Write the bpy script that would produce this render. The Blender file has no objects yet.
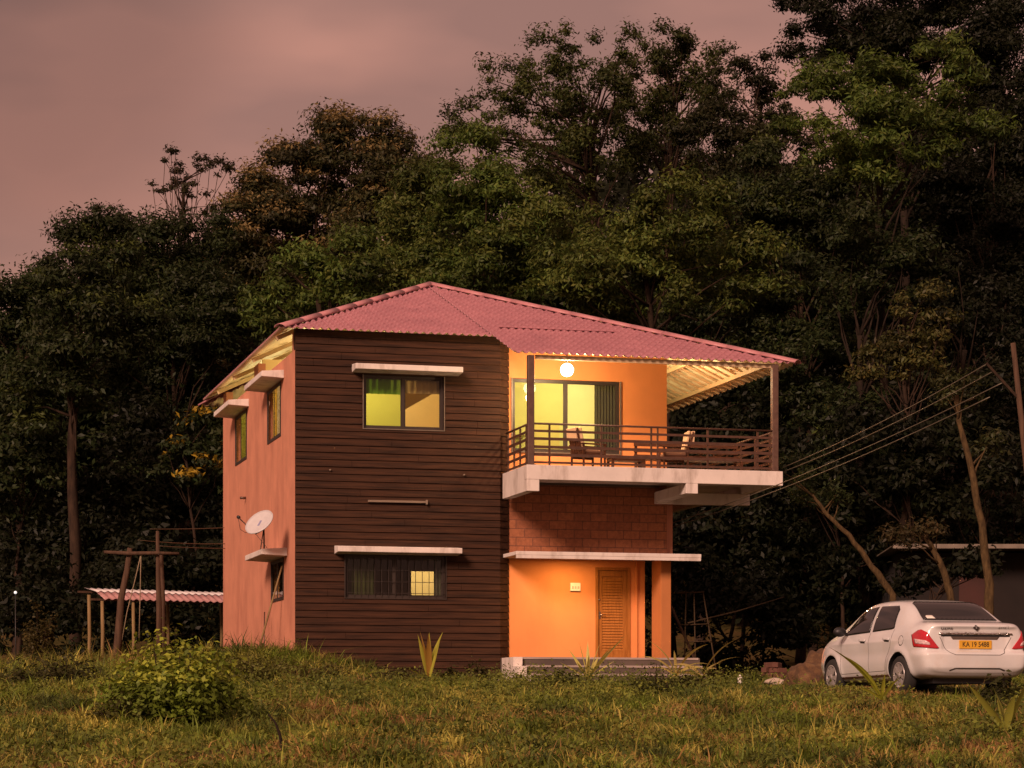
import bpy, bmesh, math, random
import numpy as np
from mathutils import Vector, Matrix
from mathutils.bvhtree import BVHTree

# ------------------------------------------------------------------ camera, sky, sun, exposure
SC = bpy.context.scene
COL = SC.collection
FPX, PX, PY = 2418.0, 512.0, 712.0
YAW = math.atan(642 / FPX)
FWD = np.array([math.sin(YAW), math.cos(YAW), 0.0])
RGT = np.array([math.cos(YAW), -math.sin(YAW), 0.0])
UPV = np.array([0.0, 0.0, 1.0])
CAM = np.array([-9.6831, -56.4039, -1.3])

cd = bpy.data.cameras.new('camera')
cam = bpy.data.objects.new('camera', cd)
COL.objects.link(cam)
cam.location = CAM
cam.rotation_euler = (math.radians(90), 0, -YAW)
cd.sensor_width = 36.0
cd.lens = FPX / 1024 * 36
cd.shift_y = (PY - 384) / 1024
cd.clip_start = 0.5
cd.clip_end = 3000
SC.camera = cam

SUN_DIR = Vector((-0.62, -0.78, 0.52)).normalized()      # towards the light
SUN_EL = math.asin(SUN_DIR.z)
SUN_AZ = math.atan2(SUN_DIR.x, SUN_DIR.y)

world = bpy.data.worlds.new('World')
SC.world = world
world.use_nodes = True
nt = world.node_tree
for n in list(nt.nodes):
    nt.nodes.remove(n)
w_out = nt.nodes.new('ShaderNodeOutputWorld')
w_bg = nt.nodes.new('ShaderNodeBackground')
w_bg.inputs['Strength'].default_value = 0.1
w_sky = nt.nodes.new('ShaderNodeTexSky')
w_sky.sky_type = 'NISHITA'
w_sky.sun_disc = False
w_sky.sun_elevation = SUN_EL
w_sky.sun_rotation = SUN_AZ
w_tc = nt.nodes.new('ShaderNodeTexCoord')
w_map = nt.nodes.new('ShaderNodeMapping')
w_map.inputs['Scale'].default_value = (8.0, 8.0, 22.0)
w_map.inputs['Location'].default_value = (0.6, 0.0, 0.4)
w_noise = nt.nodes.new('ShaderNodeTexNoise')
w_noise.inputs['Scale'].default_value = 1.0
w_noise.inputs['Detail'].default_value = 3.5
w_noise.inputs['Roughness'].default_value = 0.45
w_ramp = nt.nodes.new('ShaderNodeValToRGB')
w_ramp.color_ramp.elements[0].position = 0.36
w_ramp.color_ramp.elements[0].color = (3.55, 1.78, 1.36, 1)
w_ramp.color_ramp.elements[1].position = 0.62
w_ramp.color_ramp.elements[1].color = (5.4, 2.52, 1.82, 1)
w_sep = nt.nodes.new('ShaderNodeSeparateXYZ')
w_hr = nt.nodes.new('ShaderNodeMapRange')
w_hr.inputs['From Min'].default_value = 0.12
w_hr.inputs['From Max'].default_value = 0.32
w_grad = nt.nodes.new('ShaderNodeValToRGB')
w_grad.color_ramp.elements[0].position = 0.0
w_grad.color_ramp.elements[0].color = (1.10, 1.01, 0.94, 1)
w_grad.color_ramp.elements[1].position = 1.0
w_grad.color_ramp.elements[1].color = (0.93, 0.95, 0.98, 1)
w_mul = nt.nodes.new('ShaderNodeMix')
w_mul.data_type = 'RGBA'
w_mul.blend_type = 'MULTIPLY'
w_mul.inputs[0].default_value = 1.0
w_mix = nt.nodes.new('ShaderNodeMix')
w_mix.data_type = 'RGBA'
w_mix.inputs[0].default_value = 0.95
L = nt.links.new
L(w_tc.outputs['Generated'], w_map.inputs['Vector'])
L(w_map.outputs['Vector'], w_noise.inputs['Vector'])
L(w_noise.outputs['Fac'], w_ramp.inputs['Fac'])
L(w_tc.outputs['Generated'], w_sep.inputs['Vector'])
L(w_sep.outputs['Z'], w_hr.inputs['Value'])
L(w_hr.outputs['Result'], w_grad.inputs['Fac'])
L(w_ramp.outputs['Color'], w_mul.inputs[6])
L(w_grad.outputs['Color'], w_mul.inputs[7])
L(w_sky.outputs['Color'], w_mix.inputs[6])
_d = FWD + RGT * ((5 - PX) / FPX) + UPV * ((PY - 10) / FPX)
_d = _d / np.linalg.norm(_d)
w_dot = nt.nodes.new('ShaderNodeVectorMath'); w_dot.operation = 'DOT_PRODUCT'
w_dot.inputs[1].default_value = tuple(_d)
w_nn = nt.nodes.new('ShaderNodeMath'); w_nn.operation = 'MULTIPLY_ADD'
w_nn.inputs[1].default_value = 0.006; w_nn.inputs[2].default_value = -0.003
w_add = nt.nodes.new('ShaderNodeMath'); w_add.operation = 'ADD'
w_cr = nt.nodes.new('ShaderNodeMapRange'); w_cr.interpolation_type = 'SMOOTHERSTEP'
w_cr.inputs['From Min'].default_value = 0.9930; w_cr.inputs['From Max'].default_value = 1.0005
w_cl = nt.nodes.new('ShaderNodeMix'); w_cl.data_type = 'RGBA'; w_cl.blend_type = 'MULTIPLY'
w_cl.inputs[7].default_value = (0.60, 0.60, 0.60, 1)
L(w_tc.outputs['Generated'], w_dot.inputs[0]); L(w_noise.outputs['Fac'], w_nn.inputs[0])
L(w_dot.outputs['Value'], w_add.inputs[0]); L(w_nn.outputs[0], w_add.inputs[1]); L(w_add.outputs[0], w_cr.inputs['Value'])
L(w_cr.outputs['Result'], w_cl.inputs[0]); L(w_mul.outputs[2], w_cl.inputs[6])
L(w_cl.outputs[2], w_mix.inputs[7])
L(w_mix.outputs[2], w_bg.inputs['Color'])
L(w_bg.outputs['Background'], w_out.inputs['Surface'])

sd = bpy.data.lights.new('sun', 'SUN')
sd.energy = 4.4
sd.angle = math.radians(16)
sd.color = (1.0, 0.62, 0.46)
sun = bpy.data.objects.new('sun', sd)
COL.objects.link(sun)
sun.rotation_euler = SUN_DIR.to_track_quat('Z', 'Y').to_euler()
sun.location = (-30, -40, 40)

SC.view_settings.view_transform = 'Standard'
SC.view_settings.look = 'None'
SC.view_settings.exposure = 0.0
SC.view_settings.gamma = 1.0
SC.view_settings.use_curve_mapping = False
SC.render.engine = 'CYCLES'
SC.render.resolution_x = 1024
SC.render.resolution_y = 768

# ------------------------------------------------------------------ helpers
def ray(x, y):
    return FWD + RGT * (x - PX) / FPX + UPV * (PY - y) / FPX
def at(x, y, D):
    return CAM + ray(x, y) * D
def on_y(x, y, Y):
    d = ray(x, y)
    return CAM + d * ((Y - CAM[1]) / d[1])
def on_x(x, y, X):
    d = ray(x, y)
    return CAM + d * ((X - CAM[0]) / d[0])
def depth_of(X, Y):
    return (X - CAM[0]) * FWD[0] + (Y - CAM[1]) * FWD[1]
def side_of(X, Y):
    return (X - CAM[0]) * RGT[0] + (Y - CAM[1]) * RGT[1]

PROF_D = [-60, 0, 12, 20, 28, 36, 45, 55, 70, 85, 100, 120, 142, 200, 400, 2500]
PROF_Z = [-4.6, -2.85, -2.22, -1.80, -1.43, -1.10, -0.86, -0.66, -0.42, 0.1, 2.0, 13.0, 22.0, 26.0, 26.0, 26.0]
def gz(X, Y):
    X = np.asarray(X, float); Y = np.asarray(Y, float)
    D = depth_of(X, Y); S = side_of(X, Y)
    z = np.interp(D, PROF_D, PROF_Z)
    z = z + 0.42 * np.exp(-((X + 0.9) / 2.4) ** 2 - ((Y + 0.8) / 2.2) ** 2)
    z = z + 0.20 * np.exp(-((X + 3.0) / 4.0) ** 2 - ((Y - 3) / 6.0) ** 2)
    z = z - 0.22 * np.exp(-((X - 7.2) / 2.8) ** 2 - ((Y + 3.0) / 2.4) ** 2)
    near = np.clip((70 - D) / 20, 0, 1)
    z = z + near * (0.05 * np.sin(X * 0.9 + 0.6) * np.sin(Y * 0.7 + 1.1) + 0.03 * np.sin(X * 2.3 + Y * 1.7))
    far = np.clip((D - 95) / 30, 0, 1)
    z = z * (1 + far * np.clip(0.02 * S, -0.38, 0.45))
    z = z + far * (1.6 * np.sin(S * 0.11 + 1.0) + 1.0 * np.sin(S * 0.23))
    return z
def g1(p):
    return float(gz(p[0], p[1]))

def link(o, parent=None):
    COL.objects.link(o)
    if parent is not None:
        o.parent = parent
    return o

def tag(o, label=None, cat=None, group=None, kind=None):
    if label: o['label'] = label
    if cat: o['category'] = cat
    if group: o['group'] = group
    if kind: o['kind'] = kind
    return o

def empty(name, loc, label, cat, group=None, rz=0.0):
    o = bpy.data.objects.new(name, None)
    o.empty_display_size = 0.2
    COL.objects.link(o)
    o.location = loc
    o.rotation_euler = (0, 0, rz)
    return tag(o, label, cat, group)

class MB:
    """collects shapes; build() links them as one mesh object"""
    def __init__(self):
        self.v = []; self.f = []; self.m = []; self.s = []
    def add(self, vs, fs, mi=0, smooth=False):
        b = len(self.v)
        self.v.extend([tuple(map(float, p)) for p in vs])
        for f in fs:
            self.f.append(tuple(i + b for i in f)); self.m.append(mi); self.s.append(smooth)
        return self
    def box(self, a, b, mi=0):
        x0, x1 = sorted((a[0], b[0])); y0, y1 = sorted((a[1], b[1])); z0, z1 = sorted((a[2], b[2]))
        vs = [(x0,y0,z0),(x1,y0,z0),(x1,y1,z0),(x0,y1,z0),(x0,y0,z1),(x1,y0,z1),(x1,y1,z1),(x0,y1,z1)]
        return self.add(vs, [(0,3,2,1),(4,5,6,7),(0,1,5,4),(1,2,6,5),(2,3,7,6),(3,0,4,7)], mi)
    def hexa(self, lo, hi, mi=0):
        """lo: four corners counter-clockwise from above, hi: the four above them"""
        return self.add(list(lo) + list(hi), [(0,3,2,1),(4,5,6,7),(0,1,5,4),(1,2,6,5),(2,3,7,6),(3,0,4,7)], mi)
    def bar(self, p, q, w, h, mi=0, up=(0,0,1)):
        p = Vector(p); q = Vector(q); d = (q - p).normalized(); u = Vector(up)
        if abs(d.dot(u)) > 0.95: u = Vector((0,1,0))
        s = d.cross(u).normalized(); t = s.cross(d).normalized()
        s *= w / 2; t *= h / 2
        vs = [p - s - t, p + s - t, p + s + t, p - s + t, q - s - t, q + s - t, q + s + t, q - s + t]
        return self.add(vs, [(0,3,2,1),(4,5,6,7),(0,1,5,4),(1,2,6,5),(2,3,7,6),(3,0,4,7)], mi)
    def tube(self, path, rad, n=8, mi=0, cap=True, jit=0.0, rng=None):
        P = [Vector(p) for p in path]
        if not hasattr(rad, '__len__'): rad = [rad] * len(P)
        vs = []; fs = []
        ref = Vector((0.31, 0.17, 0.93))
        if abs((P[-1] - P[0]).normalized().dot(ref)) > 0.9: ref = Vector((0.9, 0.3, 0.1))
        for i, p in enumerate(P):
            d = (P[min(i + 1, len(P) - 1)] - P[max(i - 1, 0)]).normalized()
            a = d.cross(ref).normalized(); b = d.cross(a)
            for k in range(n):
                t = 2 * math.pi * k / n
                r = rad[i] * (1 + (rng.uniform(-jit, jit) if rng else 0))
                vs.append(p + (a * math.cos(t) + b * math.sin(t)) * r)
        for i in range(len(P) - 1):
            for k in range(n):
                k2 = (k + 1) % n
                fs.append((i*n + k, i*n + k2, (i+1)*n + k2, (i+1)*n + k))
        if cap:
            fs.append(tuple(range(n - 1, -1, -1))); fs.append(tuple((len(P)-1)*n + k for k in range(n)))
        return self.add(vs, fs, mi, True)
    def lathe(self, prof, n=20, mi=0, M=None):
        """prof: (radius, height) pairs about local z"""
        vs = []; fs = []
        for r, h in prof:
            for k in range(n):
                t = 2 * math.pi * k / n
                p = Vector((r * math.cos(t), r * math.sin(t), h))
                vs.append(M @ p if M else p)
        for i in range(len(prof) - 1):
            for k in range(n):
                k2 = (k + 1) % n
                fs.append((i*n + k, i*n + k2, (i+1)*n + k2, (i+1)*n + k))
        return self.add(vs, fs, mi, True)
    def build(self, name, mats, parent=None, bevel=0.0, label=None):
        me = bpy.data.meshes.new(name)
        me.from_pydata(self.v, [], self.f)
        if not isinstance(mats, (list, tuple)): mats = [mats]
        for m in mats: me.materials.append(m)
        for p, mi, s in zip(me.polygons, self.m, self.s):
            p.material_index = mi; p.use_smooth = s
        me.update()
        o = bpy.data.objects.new(name, me)
        link(o, parent)
        if bevel > 0:
            md = o.modifiers.new('bevel', 'BEVEL'); md.width = bevel; md.segments = 2; md.limit_method = 'ANGLE'
        if label: o['label'] = label
        return o

def cells(u0, u1, z0, z1, holes, ucuts=(), zcuts=()):
    us = sorted(set([u0, u1] + [h[i] for h in holes for i in (0, 1) if u0 < h[i] < u1] + [c for c in ucuts if u0 < c < u1]))
    zs = sorted(set([z0, z1] + [h[i] for h in holes for i in (2, 3) if z0 < h[i] < z1] + [c for c in zcuts if z0 < c < z1]))
    for i in range(len(us) - 1):
        for j in range(len(zs) - 1):
            cu = (us[i] + us[i+1]) / 2; cz = (zs[j] + zs[j+1]) / 2
            if any(h[0] < cu < h[1] and h[2] < cz < h[3] for h in holes): continue
            yield us[i], us[i+1], zs[j], zs[j+1]

def curve_text(body, name, size, mat, parent, M, thick=0.002, align='CENTER'):
    cu = bpy.data.curves.new(name, 'FONT')
    cu.body = body; cu.size = size; cu.extrude = thick; cu.align_x = align; cu.align_y = 'CENTER'
    tmp = bpy.data.objects.new(name + '_tmp', cu)
    COL.objects.link(tmp)
    dg = bpy.context.evaluated_depsgraph_get()
    me = bpy.data.meshes.new_from_object(tmp.evaluated_get(dg))
    bpy.data.objects.remove(tmp)
    me.materials.clear(); me.materials.append(mat)
    o = bpy.data.objects.new(name, me)
    link(o, parent)
    o.matrix_local = M
    return o

# ------------------------------------------------------------------ materials
MATS = {}
def new_mat(name):
    m = bpy.data.materials.new(name); m.use_nodes = True
    n = m.node_tree.nodes; b = n['Principled BSDF']
    MATS[name] = m
    return m, m.node_tree, b
def nz(nt, scale, detail=4, rough=0.55, vec=None, coord='Object', stretch=None):
    tc = nt.nodes.new('ShaderNodeTexCoord'); t = nt.nodes.new('ShaderNodeTexNoise')
    t.inputs['Scale'].default_value = scale; t.inputs['Detail'].default_value = detail; t.inputs['Roughness'].default_value = rough
    if stretch:
        mp = nt.nodes.new('ShaderNodeMapping'); mp.inputs['Scale'].default_value = stretch
        nt.links.new(tc.outputs[coord], mp.inputs['Vector']); nt.links.new(mp.outputs['Vector'], t.inputs['Vector'])
    else:
        nt.links.new(tc.outputs[coord], t.inputs['Vector'])
    return t
def ramp(nt, src, stops):
    r = nt.nodes.new('ShaderNodeValToRGB'); e = r.color_ramp.elements
    e[0].position, e[0].color = stops[0][0], (*stops[0][1], 1)
    e[1].position, e[1].color = stops[-1][0], (*stops[-1][1], 1)
    for p, c in stops[1:-1]:
        k = e.new(p); k.color = (*c, 1)
    nt.links.new(src, r.inputs['Fac'])
    return r
def sc(c, k): return tuple(min(1, x * k) for x in c)
def bump(nt, b, src, strength=0.3, dist=0.01):
    bp = nt.nodes.new('ShaderNodeBump'); bp.inputs['Strength'].default_value = strength; bp.inputs['Distance'].default_value = dist
    nt.links.new(src, bp.inputs['Height']); nt.links.new(bp.outputs['Normal'], b.inputs['Normal'])
def mixc(nt, a, b_, fac, mode='MIX'):
    m = nt.nodes.new('ShaderNodeMix'); m.data_type = 'RGBA'; m.blend_type = mode
    for s, v in ((m.inputs[6], a), (m.inputs[7], b_), (m.inputs[0], fac)):
        if hasattr(v, 'links'): nt.links.new(v, s)
        elif isinstance(v, tuple): s.default_value = (*v, 1)
        else: s.default_value = v
    return m.outputs[2]

def plaster(name, c, var=0.16, rough=0.85, stain=None, sscale=0.9, streak=True):
    m, t, b = new_mat(name)
    n1 = nz(t, 1.3, 5, 0.6)
    r1 = ramp(t, n1.outputs['Fac'], [(0.3, sc(c, 1 - var)), (0.7, sc(c, 1 + var))])
    col = r1.outputs['Color']
    if stain:
        n2 = nz(t, sscale, 6, 0.65, stretch=(1.6, 1.6, 0.5) if streak else None)
        r2 = ramp(t, n2.outputs['Fac'], [(0.5, (0, 0, 0)), (0.72, (0.75, 0.75, 0.75))])
        col = mixc(t, col, stain, r2.outputs['Color'])
    t.links.new(col, b.inputs['Base Color'])
    b.inputs['Roughness'].default_value = rough
    n3 = nz(t, 35, 4, 0.6)
    bump(t, b, n3.outputs['Fac'], 0.25, 0.006)
    return m
def wood(name, c, c2, rough=0.6, scale=2.0, stretch=(1, 14, 14), bstr=0.2):
    m, t, b = new_mat(name)
    n1 = nz(t, scale, 6, 0.6, stretch=stretch)
    r1 = ramp(t, n1.outputs['Fac'], [(0.32, c), (0.68, c2)])
    t.links.new(r1.outputs['Color'], b.inputs['Base Color'])
    b.inputs['Roughness'].default_value = rough; b.inputs['Specular IOR Level'].default_value = 0.2
    bump(t, b, n1.outputs['Fac'], bstr, 0.004)
    return m
def simple(name, c, rough=0.5, metal=0.0, var=0.1, scale=8, spec=0.5, coat=0.0):
    m, t, b = new_mat(name)
    n1 = nz(t, scale, 4)
    r1 = ramp(t, n1.outputs['Fac'], [(0.3, sc(c, 1 - var)), (0.7, sc(c, 1 + var))])
    t.links.new(r1.outputs['Color'], b.inputs['Base Color'])
    b.inputs['Roughness'].default_value = rough; b.inputs['Metallic'].default_value = metal
    b.inputs['Specular IOR Level'].default_value = spec
    b.inputs['Coat Weight'].default_value = coat; b.inputs['Coat Roughness'].default_value = 0.06
    return m
def emitter(name, c, s):
    m, t, b = new_mat(name)
    b.inputs['Base Color'].default_value = (*c, 1)
    b.inputs['Emission Color'].default_value = (*c, 1); b.inputs['Emission Strength'].default_value = s
    return m
def thin_glass(name, tint, refl=1.0):
    m, t, b = new_mat(name)
    t.nodes.remove(b)
    out = [n for n in t.nodes if n.type == 'OUTPUT_MATERIAL'][0]
    tr = t.nodes.new('ShaderNodeBsdfTransparent'); tr.inputs['Color'].default_value = (*tint, 1)
    gl = t.nodes.new('ShaderNodeBsdfGlossy'); gl.inputs['Roughness'].default_value = 0.02
    lw = t.nodes.new('ShaderNodeLayerWeight'); lw.inputs['Blend'].default_value = 0.5
    pw = t.nodes.new('ShaderNodeMath'); pw.operation = 'POWER'; pw.inputs[1].default_value = 5.0
    fr = t.nodes.new('ShaderNodeMath'); fr.operation = 'MULTIPLY_ADD'; fr.inputs[1].default_value = 0.9; fr.inputs[2].default_value = 0.05
    t.links.new(lw.outputs['Facing'], pw.inputs[0]); t.links.new(pw.outputs[0], fr.inputs[0])
    mx = t.nodes.new('ShaderNodeMixShader')
    t.links.new(fr.outputs[0], mx.inputs[0]); t.links.new(tr.outputs[0], mx.inputs[1]); t.links.new(gl.outputs[0], mx.inputs[2])
    t.links.new(mx.outputs[0], out.inputs['Surface'])
    return m
def leaf_mat(name, transl=0.35, rough=0.55):
    """leaf colour comes from each leaf's own attribute (species, age, some painted shade and light), lit by the scene"""
    m, t, b = new_mat(name)
    out = [n for n in t.nodes if n.type == 'OUTPUT_MATERIAL'][0]
    a = t.nodes.new('ShaderNodeAttribute'); a.attribute_name = 'leaf'
    t.links.new(a.outputs['Color'], b.inputs['Base Color'])
    b.inputs['Roughness'].default_value = rough; b.inputs['Specular IOR Level'].default_value = 0.25
    tl = t.nodes.new('ShaderNodeBsdfTranslucent'); t.links.new(a.outputs['Color'], tl.inputs['Color'])
    mx = t.nodes.new('ShaderNodeMixShader'); mx.inputs[0].default_value = transl
    t.links.new(b.outputs[0], mx.inputs[1]); t.links.new(tl.outputs[0], mx.inputs[2])
    t.links.new(mx.outputs[0], out.inputs['Surface'])
    return m

M_salmon = plaster('salmon_plaster', (0.55, 0.235, 0.145), 0.13, 0.9, stain=(0.38, 0.145, 0.09), sscale=0.8)
M_orange = plaster('orange_plaster', (0.66, 0.25, 0.08), 0.06, 0.85, stain=(0.60, 0.21, 0.07))
M_white = plaster('white_concrete', (0.66, 0.60, 0.56), 0.10, 0.85, stain=(0.30, 0.24, 0.20), sscale=1.6)
M_soffit = plaster('cream_concrete', (0.62, 0.52, 0.36), 0.08, 0.9)
M_concrete = plaster('grey_concrete', (0.10, 0.075, 0.06), 0.25, 0.92, stain=(0.07, 0.055, 0.05), streak=False)
M_nosing = plaster('pale_concrete', (0.34, 0.28, 0.25), 0.25, 0.9)
M_yellow = plaster('yellow_interior', (0.78, 0.62, 0.33), 0.05, 0.9)
M_greenroom = plaster('lime_interior', (0.76, 0.70, 0.43), 0.06, 0.9)
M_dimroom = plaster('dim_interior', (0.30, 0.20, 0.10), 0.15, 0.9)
M_siding = wood('brown_siding', (0.018, 0.0078, 0.0042), (0.058, 0.0235, 0.0110), 0.75, 1.3, (0.8, 8, 14), 0.35)
M_frame = simple('dark_frame', (0.035, 0.025, 0.02), 0.45, 0.0)
M_alu = simple('pale_frame', (0.20, 0.165, 0.13), 0.4, 0.4)
M_rail = simple('rail_brown', (0.075, 0.035, 0.022), 0.45, 0.0, var=0.25)
M_post = simple('post_brown', (0.10, 0.055, 0.04), 0.5, 0.0, var=0.25)
M_door = wood('door_wood', (0.24, 0.090, 0.018), (0.38, 0.150, 0.034), 0.5, 3.0, (8, 8, 0.8), 0.2)
M_brass = simple('handle_metal', (0.35, 0.30, 0.24), 0.3, 1.0)
M_furn = wood('dark_furniture', (0.055, 0.022, 0.012), (0.11, 0.045, 0.024), 0.45, 6, (1, 6, 6))
M_cushion = plaster('pale_cushion', (0.62, 0.42, 0.24), 0.1, 0.95)
M_cushion2 = plaster('brown_cushion', (0.20, 0.10, 0.06), 0.15, 0.95)
M_dish = simple('dish_grey', (0.50, 0.49, 0.50), 0.4, 0.0, var=0.06)
M_black = simple('black_plastic', (0.012, 0.012, 0.013), 0.5)
M_cable = simple('cable', (0.05, 0.045, 0.04), 0.6)
M_wire = simple('bare_wire', (0.10, 0.085, 0.06), 0.4, 0.3)
M_pole = wood('weathered_pole', (0.045, 0.026, 0.017), (0.10, 0.058, 0.036), 0.85, 3, (5, 5, 0.6), 0.6)
M_drybamboo = wood('old_bamboo', (0.035, 0.022, 0.012), (0.075, 0.05, 0.026), 0.8, 3, (5, 5, 0.6), 0.3)
M_bamboo = wood('bamboo', (0.15, 0.10, 0.045), (0.25, 0.175, 0.08), 0.7, 3, (5, 5, 0.6), 0.3)
M_rope = simple('rope', (0.25, 0.19, 0.12), 0.9)
M_bark = wood('bark', (0.016, 0.010, 0.007), (0.045, 0.027, 0.017), 0.95, 3, (3, 3, 0.7), 1.0)
M_darkbark = wood('dark_bark', (0.010, 0.007, 0.005), (0.028, 0.018, 0.012), 0.95, 3, (3, 3, 0.7), 1.0)
M_palebark = wood('pale_bark', (0.03, 0.019, 0.009), (0.10, 0.065, 0.028), 0.95, 5, (3, 3, 0.9), 1.0)
M_leaf = leaf_mat('leaf')
M_grass = leaf_mat('grass_blade', 0.3, 0.65)
M_globe = emitter('lamp_globe', (1.0, 0.86, 0.62), 22.0)
M_led = emitter('led_panel', (1.0, 0.66, 0.30), 12.0)
M_bulb = emitter('room_bulb', (1.0, 0.80, 0.45), 16.0)
M_tubeoff = simple('tube_fitting', (0.20, 0.15, 0.11), 0.5)
M_brick = plaster('red_brick', (0.095, 0.038, 0.025), 0.3, 0.9)
M_signw = simple('sign_white', (0.80, 0.76, 0.68), 0.5)
M_tin = simple('tin_sheet', (0.17, 0.14, 0.11), 0.5, 0.2, var=0.3, scale=3)
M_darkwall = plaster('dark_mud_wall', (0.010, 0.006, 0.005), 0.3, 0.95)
M_stone = plaster('pale_stone', (0.40, 0.33, 0.26), 0.25, 0.95)

def roof_mat(name, c, c2):
    m, t, b = new_mat(name)
    n1 = nz(t, 0.9, 7, 0.7); n2 = nz(t, 9.0, 4, 0.7)
    r1 = ramp(t, n1.outputs['Fac'], [(0.3, c), (0.7, c2)])
    r2 = ramp(t, n2.outputs['Fac'], [(0.35, (0.82, 0.82, 0.82)), (0.65, (1, 1, 1))])
    t.links.new(mixc(t, r1.outputs['Color'], r2.outputs['Color'], 1.0, 'MULTIPLY'), b.inputs['Base Color'])
    b.inputs['Roughness'].default_value = 0.42
    return m
M_roof = roof_mat('pink_tile_sheet', (0.34, 0.140, 0.170), (0.46, 0.195, 0.225))
M_cap = roof_mat('ridge_pink', (0.45, 0.19, 0.21), (0.52, 0.24, 0.25))
M_under = simple('sheet_underside', (0.70, 0.56, 0.38), 0.5, 0.0, var=0.06, scale=3)

def block_mat():
    m, t, b = new_mat('laterite_blocks')
    tc = t.nodes.new('ShaderNodeTexCoord'); sp = t.nodes.new('ShaderNodeSeparateXYZ'); cb = t.nodes.new('ShaderNodeCombineXYZ')
    t.links.new(tc.outputs['Object'], sp.inputs[0]); t.links.new(sp.outputs['X'], cb.inputs['X']); t.links.new(sp.outputs['Z'], cb.inputs['Y'])
    br = t.nodes.new('ShaderNodeTexBrick')
    br.inputs['Scale'].default_value = 1.0; br.inputs['Brick Width'].default_value = 0.42; br.inputs['Row Height'].default_value = 0.21
    br.inputs['Mortar Size'].default_value = 0.012; br.inputs['Mortar Smooth'].default_value = 0.3
    br.inputs['Color1'].default_value = (0.34, 0.125, 0.056, 1); br.inputs['Color2'].default_value = (0.25, 0.088, 0.042, 1)
    br.inputs['Mortar'].default_value = (0.15, 0.058, 0.034, 1)
    t.links.new(cb.outputs[0], br.inputs['Vector'])
    n2 = nz(t, 14, 5, 0.7)
    r2 = ramp(t, n2.outputs['Fac'], [(0.3, (0.7, 0.7, 0.7)), (0.7, (1.2, 1.2, 1.2))])
    t.links.new(mixc(t, br.outputs['Color'], r2.outputs['Color'], 1.0, 'MULTIPLY'), b.inputs['Base Color'])
    b.inputs['Roughness'].default_value = 0.95
    bump(t, b, br.outputs['Fac'], -0.6, 0.015)
    return m
M_block = block_mat()

def ground_mat():
    m, t, b = new_mat('soil_and_turf')
    n1 = nz(t, 0.35, 6, 0.65); n2 = nz(t, 6, 6, 0.7)
    r1 = ramp(t, n1.outputs['Fac'], [(0.35, (0.045, 0.045, 0.012)), (0.5, (0.085, 0.065, 0.02)), (0.68, (0.13, 0.075, 0.03))])
    r2 = ramp(t, n2.outputs['Fac'], [(0.3, (0.5, 0.5, 0.5)), (0.7, (1.2, 1.2, 1.2))])
    t.links.new(mixc(t, r1.outputs['Color'], r2.outputs['Color'], 1.0, 'MULTIPLY'), b.inputs['Base Color'])
    b.inputs['Roughness'].default_value = 1.0; b.inputs['Specular IOR Level'].default_value = 0.1
    bump(t, b, n2.outputs['Fac'], 0.8, 0.05)
    return m
M_ground = ground_mat()

# ------------------------------------------------------------------ ground
def build_ground():
    ds = np.concatenate([np.arange(-60, 10, 6), np.arange(10, 75, 0.8), np.arange(75, 160, 3), np.array([170, 190, 220, 280, 400, 800, 2400])])
    ss = np.concatenate([np.array([-2000, -700, -300, -160, -100, -70]), np.arange(-50, 50.1, 1.0), np.array([70, 100, 160, 300, 700, 2000])])
    DD, SS = np.meshgrid(ds, ss, indexing='ij')
    X = CAM[0] + FWD[0] * DD + RGT[0] * SS; Y = CAM[1] + FWD[1] * DD + RGT[1] * SS
    Z = gz(X, Y)
    v = np.stack([X, Y, Z], -1).reshape(-1, 3)
    nr, nc = DD.shape
    i = np.arange(nr * nc).reshape(nr, nc)
    f = np.stack([i[:-1, :-1], i[:-1, 1:], i[1:, 1:], i[1:, :-1]], -1).reshape(-1, 4)
    f = f[:, ::-1]
    me = bpy.data.meshes.new('ground'); me.from_pydata(v.tolist(), [], f.tolist())
    me.materials.append(M_ground)
    for p in me.polygons: p.use_smooth = True
    o = bpy.data.objects.new('ground', me); link(o); tag(o, kind='structure')
    me.update()
    if me.polygons[0].normal.z < 0: me.flip_normals()
build_ground()

# ------------------------------------------------------------------ the house
HOUSE = empty('house', (0, 0, 0), 'two storey salmon and dark brown house with pink hip roof and lit balcony', 'house')
ZB = -1.2            # foundations
ZF = 4.44            # upper floor level
AX = 5.27            # right edge of the boarded block
BY = 0.25            # plane of the recessed orange wall
BX = 9.31            # right edge of the orange wall
DEP = 12.0
EZ_, EY_ = 7.68, -0.30      # front eave
SL = 0.338
def roof_front(Y): return EZ_ + SL * (Y - EY_)
PK = Vector((4.87, 7.0, roof_front(7.0)))
LC = Vector((-0.39, -0.30, EZ_))
RC = Vector((11.71, -2.28, roof_front(-2.28)))
BKY = 13.4

win_front_up = (1.64, 3.60, 5.44, 6.72)
win_front_low = (1.20, 3.64, 1.41, 2.44)
win_side_a = (2.00, 4.02, 5.43, 6.76)
win_side_b = (7.52, 9.55, 5.43, 6.76)
win_side_low = (1.58, 3.44, 1.42, 2.44)

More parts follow.
